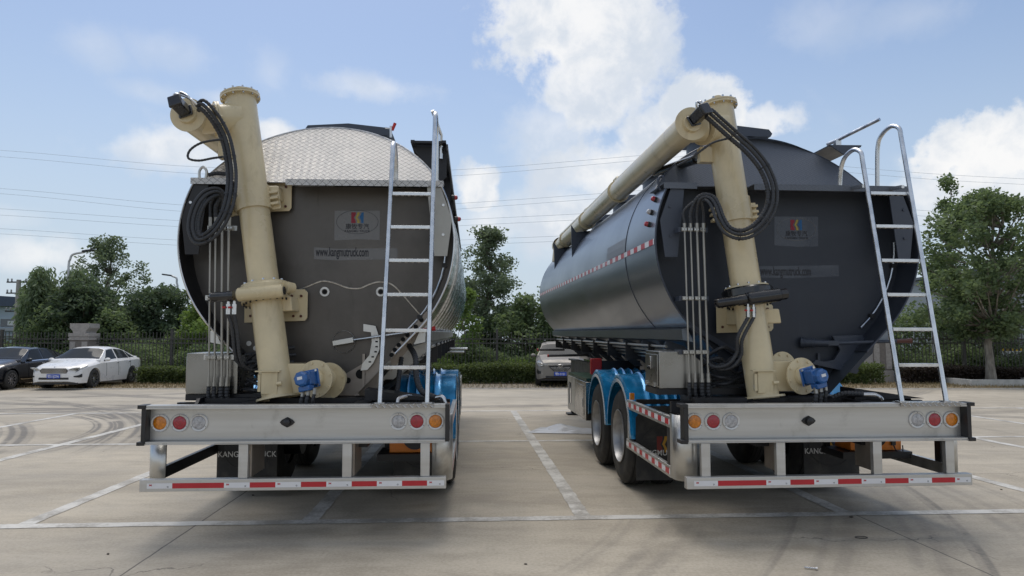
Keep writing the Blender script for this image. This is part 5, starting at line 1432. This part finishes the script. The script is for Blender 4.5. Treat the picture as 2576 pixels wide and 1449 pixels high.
        a = P(983, 345, 1.55); rc = MB().tube([a, a + Vector((0, 0, .12))], .014, 8).tube([a + Vector((-.06, 0, .1)), a + Vector((.02, 0, .09))], .008, 8).build('lid_clamp', M['steel'], root)
        MB().tube([P(987, 328, 1.55), P(994, 310, 1.55)], [.014, .017], 10).build('clamp_handle', M['red'], rc)
        for x, y in ((1144, 497), (1152, 551)):
            v = P(x, y, .95); MB().lathe([(0, .026), (.03, .026)], v - Vector((.03, 0, 0)), (1, 0, 0), 14, cap=True).build('lamp_base', M['black'], root); MB().lathe([(.0, .024), (.02, .022), (.03, .01)], v, (1, 0, 0), 14, cap=True).build('marker_lamp', M['l_red'], root)
    else:
        a = P(2085, 365, 1.3); b2 = P(2167, 366, 1.3); c_ = P(2125, 392, 1.3)
        MB().prism([(a.x, a.z), (b2.x, b2.z), (c_.x, c_.z)][::-1], (0, 1.3, 0), (1, 0, 0), (0, 0, 1), .012).build('walkway_bracket', M['slate'], root)
        MB().box(a.x, b2.x, 1.305, 10.3, a.z - .012, a.z + .0).build('walkway', M['slate'], root)
        r0 = P(2106, 353, 1.45); r1 = P(2213, 300, 1.0)
        MB().tube([r0 - Vector((.06, -.1, .02)), r0, r1], .018, 10).build('handrail', M['galv'], root)
        MB().box(r0.x - .03, r0.x + .03, r0.y - .03, r0.y + .03, a.z, r0.z - .004).build('handrail_post', M['galv'], root)
        for x, y in ((1661, 503), (1655, 535), (1649, 565)):
            # lamps on the skin of the left flank
            yy = .98; v = P(x, y, yy); zz = v.z; xx = ci - RW * math.sqrt(max(0, 1 - ((zz - ZC) / RH) ** 2))
            nrm = Vector((xx - ci, 0, zz - ZC)).normalized(); q = Vector((xx, yy, zz))
            MB().lathe([(0, .028), (.022, .028)], q, nrm, 14, cap=True).build('lamp_base', M['black'], root)
            MB().lathe([(.022, .026), (.045, .024), (.055, .012)], q, nrm, 16, cap=True).build('marker_lamp', M['l_red'] if y != 535 else M['l_clear'], root)
        # long strip of tape along the flank
        zt_ = 2.54; seqr = lambda i: (.15, i % 2 == 0)
        def flank(z): return ci - RW * math.sqrt(max(0, 1 - ((z - ZC) / RH) ** 2)) - .003
        tape(root, (flank(zt_) - .002, 10.4, zt_), (0, -1, 0), Vector((flank(zt_ + .055) - flank(zt_), 0, .055)).normalized(), 9.64, .055, lambda i: (.15, i % 2 == 1))
        zs_ = [2.60, 2.68, 2.76]; q0 = [(flank(z) - .001, 1.95, z) for z in zs_]; q1 = [(flank(z) - .001, 2.95, z) for z in zs_]
        MB().grid([q0, q1]).build('flank_sticker', pm('faded_sticker', (.16, .17, .19), .4, var=.3, scale=20), root, smooth=0)
        v = P(1661, 462, .9); MB().tube(spline([v + Vector((0, 0, -.06)), v + Vector((-.02, 0, .03)), v + Vector((.02, 0, .07)), v + Vector((.05, 0, -.04))], 6), .014, 8).build('lifting_eye', M['slate'], root)
    if left:
        v = P(510, 436, Y0 + .08); MB().tube(spline([v + Vector((-.03, 0, -.05)), v + Vector((-.03, 0, .02)), v + Vector((0, 0, .06)), v + Vector((.035, 0, .02)), v + Vector((.03, 0, -.05))], 6), .013, 8).build('lifting_eye', M['alu'], root)
        mb = MB(); ribbed(mb, [P(525, 440, Y0 + .1), P(545, 436, Y0 + .1), P(570, 438, Y0 + .1)], .02); mb.build('bundled_hose', M['hose'], root)
    # --- right rear hoses, orange oil cooler, pallets of kit under the frame
    q = [P(1012, 1000, .5), P(1030, 985, .55), P(1050, 1000, .5)] if left else [P(2105, 1003, .5), P(2120, 988, .45), P(2160, 985, .4), P(2195, 992, .4)]
    if left:
        mb = MB(); ribbed(mb, [P(1030, 870, .9), P(1045, 900, .7), P(1048, 950, .6), P(1062, 985, .5), P(1095, 1000, .45)], .028); mb.build('thick_hose', M['hose'], root)
        MB().tube(spline([P(1095, 1000, .45), P(1112, 998, .42), P(1120, 1010, .40), P(1121, 1025, .40)], 5), .018, 10).build('steel_elbow', M['steel'], root)
        MB().tube(spline([P(1000, 1015, .4), P(1003, 1003, .42), P(1018, 997, .45), P(1035, 998, .5)], 5), .018, 10).build('steel_elbow', M['steel'], root)
        mb = MB(); ribbed(mb, [P(1010, 900, .9), P(1003, 950, .8), P(998, 1003, .7)], .024); mb.build('thick_hose', M['hose'], root)
    else:
        mb = MB(); ribbed(mb, [P(2095, 1000, .5), P(2125, 990, .45), P(2172, 992, .40)], .026); mb.build('thick_hose', M['hose'], root)
        MB().tube(spline([P(2172, 992, .40), P(2200, 993, .38), P(2214, 999, .36), P(2219, 1006, .36)], 5), .017, 10).build('steel_elbow', M['steel'], root)
    MB().prism([(.48, 1.1), (1.15, 1.105), (.9, 1.14), (.48, 1.2)][::-1], (0, .45, 0), (1, 0, 0), (0, 0, 1), -.25).build('deck_plate', M['frame'], root)
    oc = MB().box(.66, 1.17, .86, 1.16, .57, .78).build('oil_cooler', M['orange'], root, bevel=.006)
    MB().lathe([(0, .0), (0, .115), (.02, .115), (.02, .0)], (.90, .858, .715), (0, -1, 0), 28).build('cooler_fan', M['black'], oc)
    MB().box(1.06, 1.10, .835, .858, .62, .70).build('cooler_plug', M['black'], oc)
    MB().tube(spline([(1.08, .84, .62), (1.10, .83, .57), (1.16, .83, .56), (1.17, .84, .62)], 5), .006, 6).build('cooler_cable', M['black'], oc)
    MB().box(.55, 1.24, .80, 1.22, .50, .565).build('cooler_tray', M['frame'], root)
    MB().bar((.6, 1.2, .53), (.6, 1.2, .9), .05, .05).bar((1.15, 1.2, .57), (1.15, 1.2, .95), .04, .04).build('cooler_hanger', M['frame'], root)
    return root


def emblem(parent, c, w, h, mats):
    """three-colour K mark: red slab, yellow chevron, blue slab (nothing else)"""
    def pl(pts, mt, name):
        MB().sheet([(x * w - w / 2, z * h - h / 2) for x, z in pts], c, (1, 0, 0), (0, 0, 1)).build(name, M[mt], parent, smooth=0)
    pl([(0, 0), (.36, 0), (.36, .18), (.32, .32), (.21, .5), (.33, .70), (.37, .85), (.36, 1), (0, 1)], mats[0], 'emblem_red')
    pl([(.50, 0), (.68, 0), (.68, .18), (.60, .34), (.50, .5), (.62, .72), (.70, 1), (.50, 1), (.46, .78), (.34, .52), (.48, .26)], mats[1], 'emblem_yellow')
    pl([(.82, 0), (1, 0), (1, 1), (.84, 1), (.78, .8), (.66, .52), (.80, .28)], mats[2], 'emblem_blue')


trailer('L', 'bare stainless steel tank trailer with a bright tread-plate dome, left of the two')
trailer('R', 'dark blue-grey painted tank trailer with its boom and wheels in view, right of the two')
# ---------------------------------------------------------------- parked cars
glass = pm('car_glass', (.03, .035, .04), .06, var=.05, rvar=.01, spec=.08)
chrome = pm('chrome', (.7, .7, .7), .12, 1.0)
plate_b = pm('plate_blue', (.01, .06, .42), .4); head_l = pm('headlamp_glass', (.34, .34, .33), .15, .4, coat=.5, var=.6, scale=12)
alloy = pm('alloy_wheel', (.5, .5, .52), .25, .9)


def car(name, label, group, loc, rz, L, W, mat, top, belt, hw, rail, wheels, wr, ws, rear_ws, roof, rocker=.2, grille=None, plate=None, dark_trim=False, side_win=(), rear_lamp=True, suv=False, mirrors=.9, handle_z=None):
    root = empty(name, loc, (0, 0, rz)); tag(root, label, 'car', group)
    N = 110; HWT = W / 2

    def prm(t):
        return lerp_tab(top, t), lerp_tab(belt, t), lerp_tab(hw, t) * HWT, lerp_tab(rail, t)

    def section(t):
        tp, bz, w, rl = prm(t); y = -L / 2 + L * t
        b = rocker + .0
        if t < .03: b = rocker + .10 * (1 - t / .03) * .5
        arch = b
        for wy in wheels:
            d = abs(y - wy); R = wr + .045
            if d < R: arch = max(arch, wr + math.sqrt(R * R - d * d))
        cab = rl < .99
        if not cab: rw = w * .80; rz_ = tp - .025; bz2 = min(bz, tp - .05)
        else: rw = w * rl; rz_ = tp - .075 * min(1, max(.12, (tp - bz) / .35)); bz2 = bz
        bz2 = max(bz2, arch + .03)
        lowz = max(b, arch)
        mid = max((b + bz2) / 2 + .05, lowz + .01); mid = min(mid, bz2 - .01)
        return [(0, y, b + .02), (w * .80, y, b + .02 if arch <= b + .001 else lowz), (w * .97, y, lowz + .0), (w * 1.0, y, max(lowz + .012, b + .16) if lowz < bz2 - .05 else lowz + .01), (w * 1.0, y, mid), (w * .985, y, bz2 - .05 if bz2 - .05 > mid else mid + .004), (w * .94, y, bz2), (rw, y, rz_), (rw * .72, y, rz_ + (tp - rz_) * .72), (0, y, tp)]
    ts = sorted(set([i / N for i in range(N + 1)] + [.004, .012, .02, .985, .993]))
    rows = []
    for t in ts:
        s = section(t)
        # round the plan view of nose and tail
        rows.append([(-x, y, z) for x, y, z in s[::-1]] + s[1:])
    mb = MB(); mb.grid(rows)
    n = len(rows[0])
    mb.f.append(tuple(range(n))); mb.f.append(tuple((len(rows) - 1) * n + k for k in range(n - 1, -1, -1)))
    mb.build('body', mat, root, smooth=28)
    MB().box(-HWT * .82, HWT * .82, -L / 2 + .1, L / 2 - .1, rocker - .04, rocker + .02).build('underbody', M['black'], root)

    def S_(t, v):                        # v along the section (0 bottom .. 9 roof centre)
        s = section(t); i = min(8, int(v)); f = v - i; a, b = Vector(s[i]), Vector(s[i + 1]); return a.lerp(b, f)

    def patch(nm, corners, mt, off=.008, nu=14, nv=4, mirror=True, parent=None):
        (t00, v0), (t10, v1), (t11, v2), (t01, v3) = corners
        out = None
        for sg in ((1, -1) if mirror else (1,)):
            rows_ = []
            for i in range(nu + 1):
                f = i / nu; row = []
                for j in range(nv + 1):
                    g = j / nv
                    t = (t00 * (1 - f) + t10 * f) * (1 - g) + (t01 * (1 - f) + t11 * f) * g
                    v = (v0 * (1 - f) + v1 * f) * (1 - g) + (v3 * (1 - f) + v2 * f) * g
                    p = S_(t, v); e = .004
                    du = S_(min(1, t + e), v) - S_(max(0, t - e), v); dv = S_(t, min(8.999, v + .05)) - S_(t, max(0, v - .05))
                    nn_ = du.cross(dv)
                    if nn_.length < 1e-9: nn_ = Vector((1, 0, 0))
                    nn_.normalize()
                    if nn_.dot(Vector((p.x, 0, p.z - .6))) < 0 and nn_.dot(Vector((0, p.y, 0))) < .5 * L * .3: nn_ = -nn_
                    p = p + nn_ * off; row.append((p.x * sg, p.y, p.z))
                rows_.append(row)
            o = MB().grid(rows_).build(nm, mt, parent or root, smooth=60)
            out = out or o
        return out

    def across(nm, t0, t1, v0, mt, off=.008):   # patch over the centre line between mirrored v0
        rows_ = []
        for i in range(11):
            t = t0 + (t1 - t0) * i / 10; half_ = [S_(t, v0 + (9 - v0) * j / 6) for j in range(7)]
            d = (S_(min(1, t + .01), 8.9) - S_(max(0, t - .01), 8.9)).normalized(); nn_ = Vector((0, -d.z, d.y)) * off
            if nn_.z < 0: nn_ = -nn_
            r_ = [p + nn_ for p in half_]; rows_.append([(p.x, p.y, p.z) for p in r_] + [(-p.x, p.y, p.z) for p in reversed(r_[:-1])])
        return MB().grid(rows_).build(nm, mt, root, smooth=60)
    across('windscreen', ws[0], ws[1], 7.12, glass)
    across('rear_window', rear_ws[0], rear_ws[1], 7.15, glass)
    for c in side_win: patch('side_window', c, glass, .006)
    # wheels
    for wy in wheels:
        for s in (-1, 1):
            w = empty('wheel', (s * (HWT - .115), wy, wr)); w.parent = root
            MB().lathe([(-.10, wr * .66), (-.105, wr * .9), (-.085, wr * .985), (0, wr), (.085, wr * .985), (.105, wr * .9), (.10, wr * .66)], (0, 0, 0), (1, 0, 0), 36).build('tyre', M['tyre'], w)
            MB().lathe([(s * .095, wr * .68), (s * .09, wr * .63), (s * -.02, wr * .6)], (0, 0, 0), (1, 0, 0), 32).lathe([(s * .02, wr * .6), (s * .02, 0)], (0, 0, 0), (1, 0, 0), 24).build('rim', M['black'], w)
            sp = MB()
            for k in range(10):
                a = 2 * math.pi * k / 10
                p = Vector((s * .085, math.cos(a) * wr * .64, math.sin(a) * wr * .64)); c = Vector((s * .065, math.cos(a) * .03, math.sin(a) * .03))
                sp.bar(c, p, .035, .02, up=(1, 0, 0))
            sp.lathe([(s * .06, .055), (s * .085, .05), (s * .09, 0)], (0, 0, 0), (1, 0, 0), 16).lathe([(s * .098, wr * .68), (s * .098, wr * .62), (s * .08, wr * .62)], (0, 0, 0), (1, 0, 0), 32).build('spokes', alloy, w)
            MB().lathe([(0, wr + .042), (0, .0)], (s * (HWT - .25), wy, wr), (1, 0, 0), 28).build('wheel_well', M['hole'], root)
    # mirrors
    tm = ws[0] + .035
    for s in (-1, 1):
        tp, bz, w, rl = prm(tm); y = -L / 2 + L * tm
        mm = Matrix.Translation((s * (w + .09), y + .05, bz + .07)) @ Matrix.Diagonal((.105, .06, .065, 1))
        ico = MB(); k = 10; rows_ = []
        for i in range(k + 1):
            ph = math.pi * i / k; rows_.append([mm @ Vector((math.sin(ph) * math.cos(2 * math.pi * j / 14), math.sin(ph) * math.sin(2 * math.pi * j / 14), math.cos(ph))) for j in range(15)])
        ico.grid(rows_).build('door_mirror', mat, root)
        MB().bar((s * (w - .03), y + .05, bz + .02), (s * (w + .05), y + .05, bz + .04), .05, .03).build('mirror_arm', M['black'], root)
    if handle_z:
        for t in (.53, .73):
            p = S_(t, 5.0)
            for s in (-1, 1): MB().box(s * (p.x + .012) - .01, s * (p.x + .012) + .01, p.y - .09, p.y + .03, p.z - .015 - handle_z, p.z + .01 - handle_z).build('door_handle', chrome if not suv else mat, root, bevel=.004)
    # door gaps
    for t in (.36, .545, .745):
        if suv and t == .36: t = .335
        q = [S_(t, v) + Vector((.003, 0, 0)) for v in (3.1, 4, 4.9, 5.5, 6)]
        for s in (-1, 1): MB().tube([Vector((p.x * s, p.y, p.z)) for p in q], .005, 4).build('door_gap', M['hole'], root)
    return root, S_, patch, across, prm


def plate_on(root, y, z, txt, tilt=0):
    p = MB().box(-.22, .22, y - .012, y, z - .07, z + .07).build('number_plate', plate_b, root, bevel=.003)
    text_mesh(txt, .115, M['t_white'], p, 'plate_characters', Matrix.Translation((0, y - .0135, z - .042)) @ Euler((math.pi / 2, 0, 0)).to_matrix().to_4x4(), sx=.86, off=.001)
    return p


def sedan(label, loc, rz, mat, trim, txt, dark=False, L=4.55, W=1.83):
    top = [(0, .62), (.012, .70), (.04, .78), (.12, .88), (.22, .96), (.27, 1.0), (.30, 1.06), (.43, 1.405), (.48, 1.445), (.56, 1.465), (.66, 1.44), (.74, 1.36), (.87, 1.10), (.92, 1.06), (.975, 1.04), (.99, .98), (1, .85)]
    belt = [(0, .56), (.04, .70), (.12, .80), (.27, .90), (.5, .945), (.85, .99), (.97, .98), (1, .8)]
    hw = [(0, .66), (.006, .74), (.02, .82), (.05, .90), (.10, .955), (.2, .99), (.5, 1.0), (.8, .99), (.92, .94), (.98, .85), (1, .74)]
    rail = [(0, 1), (.27, 1), (.275, .93), (.43, .70), (.60, .67), (.74, .70), (.87, .80), (.895, .93), (.9, 1), (1, 1)]
    wheels = (-L / 2 + .90, L / 2 - 1.0)
    sw = [((.335, 6.12), (.535, 6.12), (.535, 6.93), (.44, 6.93)), ((.553, 6.12), (.735, 6.12), (.715, 6.92), (.553, 6.93)), ((.747, 6.15), (.84, 6.3), (.775, 6.85), (.727, 6.9))]
    root, S_, patch, across, prm = car('parked_car', label, 'cars parked along the fence', loc, rz, L, W, mat, top, belt, hw, rail, wheels, .325, (.285, .425), (.76, .87), None, side_win=sw, handle_z=.05, grille=1)
    yf = -L / 2
    # headlamps sweep back along the wing
    patch('headlamp', ((.012, 5.25), (.105, 5.35), (.125, 6.2), (.02, 6.6)), head_l, .010, 16, 4)
    for s in (-1, 1):
        q = [(.46, .665), (.70, .67), (.80, .715), (.80, .745), (.66, .735)]
        if s < 0: q = [(-x, z) for x, z in reversed(q)]
        MB().prism(q, (0, yf + .13, 0), (1, 0, 0), (0, 0, 1), .135).build('headlamp_lens', head_l, root, bevel=.008)
    g = MB(); g.prism([(-.42, -.085), (.42, -.085), (.47, .0), (.40, .085), (-.40, .085), (-.47, .0)], (0, yf - .004, .63), (1, 0, 0), (0, 0, 1), .012)
    gr = g.build('grille', M['black'], root)
    for i in range(5): MB().bar((-.43, yf - .02, .57 + .03 * i), (.43, yf - .02, .57 + .03 * i), .008, .008).build('grille_bar', chrome, gr)
    MB().lathe([(0, .022), (.01, .02)], (0, yf + .03, .755), (0, -1, .4), 20, cap=True).build('badge', chrome, root)
    MB().box(-.50, .50, yf - .016, yf - .002, .33, .40).build('lower_intake', M['black'], root, bevel=.01)
    patch('fog_intake', ((.004, 3.2), (.05, 3.3), (.05, 4.1), (.004, 3.9)), M['black'], .008, 8, 3)
    plate_on(root, yf - .022, .445, txt)
    patch('tail_lamp', ((.965, 5.0), (.997, 5.2), (.995, 5.9), (.955, 5.9)), M['l_red'], .008, 8, 3)
    if dark:
        patch('window_trim', ((.315, 5.98), (.86, 5.98), (.86, 6.06), (.315, 6.06)), chrome, .010, 30, 1)
        patch('sill_trim', ((.26, 2.6), (.74, 2.6), (.74, 2.8), (.26, 2.8)), chrome, .008, 20, 1)
        MB().box(-.62, .62, yf - .012, yf, .30, .325).build('bumper_trim', chrome, root)
        MB().lathe([(0, .10), (.015, .09)], (0, yf - .012, .63), (0, -1, 0), 24, cap=True).build('badge_disc', chrome, root)
    return root


white_p = pm('white_car_paint', (.76, .75, .73), .3, var=.02, coat=.5); black_p = pm('black_car_paint', (.006, .007, .010), .15, rvar=.03, spec=.4, coat=.3); bronze = pm('grey_bronze_car_paint', (.21, .195, .175), .45, .3, coat=0, var=.05)
sedan('white compact sedan with a chrome slatted grille, parked by the fence', (-15.72, 26.72, .03), R_(2), white_p, None, '鄂S·SJ296')
sedan('black sedan with chrome window trim, leftmost parked car', (-18.25, 26.3, .03), R_(1), black_p, None, '鄂S·A0000' if False else '', dark=True, L=4.85, W=1.88)
# compact SUV between the tankers
L, W = 4.40, 1.82
top = [(0, .80), (.012, .88), (.05, .98), (.14, 1.06), (.24, 1.12), (.27, 1.15), (.40, 1.56), (.46, 1.62), (.55, 1.65), (.75, 1.64), (.88, 1.58), (.96, 1.18), (.99, 1.05), (1, .85)]
belt = [(0, .72), (.05, .86), (.14, .95), (.3, 1.04), (.6, 1.10), (.9, 1.18), (1, .95)]
hw = [(0, .66), (.006, .76), (.02, .84), (.05, .91), (.10, .96), (.2, 1.0), (.5, 1.0), (.85, .98), (.95, .92), (1, .80)]
rail = [(0, 1), (.255, 1), (.26, .93), (.40, .76), (.60, .74), (.85, .74), (.94, .86), (.955, 1), (1, 1)]
sw = [((.32, 6.12), (.50, 6.12), (.50, 6.93), (.41, 6.93)), ((.52, 6.12), (.70, 6.15), (.69, 6.93), (.52, 6.93)), ((.715, 6.2), (.84, 6.4), (.80, 6.92), (.71, 6.92))]
root, S_, patch, across, prm = car('parked_suv', 'grey-bronze compact SUV parked nose-out between the two tankers', 'cars parked along the fence', (1.85, 27.9, .03), R_(-3), L, W, bronze, top, belt, hw, rail, (-L / 2 + .88, L / 2 - .88), .36, (.27, .395), (.885, .955), None, rocker=.27, side_win=sw, suv=True, handle_z=.06)
yf = -L / 2
patch('headlamp', ((.010, 5.0), (.11, 5.3), (.13, 6.3), (.02, 6.7)), head_l, .010, 16, 4)
for s in (-1, 1):
    q = [(.47, .80), (.60, .73), (.74, .74), (.82, .86), (.70, .875)]
    if s < 0: q = [(-x, z) for x, z in reversed(q)]
    hl = MB().prism(q, (0, yf + .17, 0), (1, 0, 0), (0, 0, 1), .172).build('headlamp_lens', head_l, root, bevel=.01)
    MB().lathe([(0, .05), (.006, .045), (.004, 0)], (s * .655, yf - .003, .80), (0, -1, 0), 18).build('headlamp_projector', chrome, hl)
g = MB().prism([(-.36, -.02), (-.22, -.16), (.22, -.16), (.36, -.02), (.44, .075), (-.44, .075)], (0, yf - .004, .70), (1, 0, 0), (0, 0, 1), .012).build('grille', M['black'], root)
for i in range(4): MB().bar((-.24 - .035 * i, yf - .02, .57 + .045 * i), (.24 + .035 * i, yf - .02, .57 + .045 * i), .012, .010).build('grille_bar', M['galv'], g)
MB().bar((-.47, yf - .018, .79), (.47, yf - .018, .79), .014, .022).build('grille_bar', chrome, g)
el = [Vector((.085 * math.cos(a * math.pi / 12), yf - .035, .765 + .045 * math.sin(a * math.pi / 12))) for a in range(25)]
bd = MB().tube(el, .008, 6); bd.bar((-.045, yf - .035, .735), (-.025, yf - .035, .795), .012, .014).bar((.025, yf - .035, .735), (.045, yf - .035, .795), .012, .014).bar((-.035, yf - .035, .758), (.035, yf - .035, .772), .012, .012)
bd.build('badge', chrome, root)
MB().box(-.52, .52, yf - .014, yf - .002, .32, .40).build('lower_intake', M['black'], root, bevel=.01)
patch('fog_recess', ((.006, 3.1), (.055, 3.3), (.055, 4.2), (.006, 3.9)), M['black'], .008, 8, 3)
for s in (-1, 1): MB().lathe([(0, .05), (.02, .045)], (s * .63, yf + .03, .50), (s * .2, -1, 0), 16, cap=True).build('fog_lamp', head_l, root)
plate_on(root, yf - .022, .47, '鄂S·S151')
for s in (-1, 1): MB().tube([Vector((s * .56, yf + 1.95, 1.66)), Vector((s * .56, yf + 2.05, 1.70)), Vector((s * .56, yf + 3.5, 1.71)), Vector((s * .56, yf + 3.6, 1.66))], .018, 6).build('roof_rail', chrome, root)
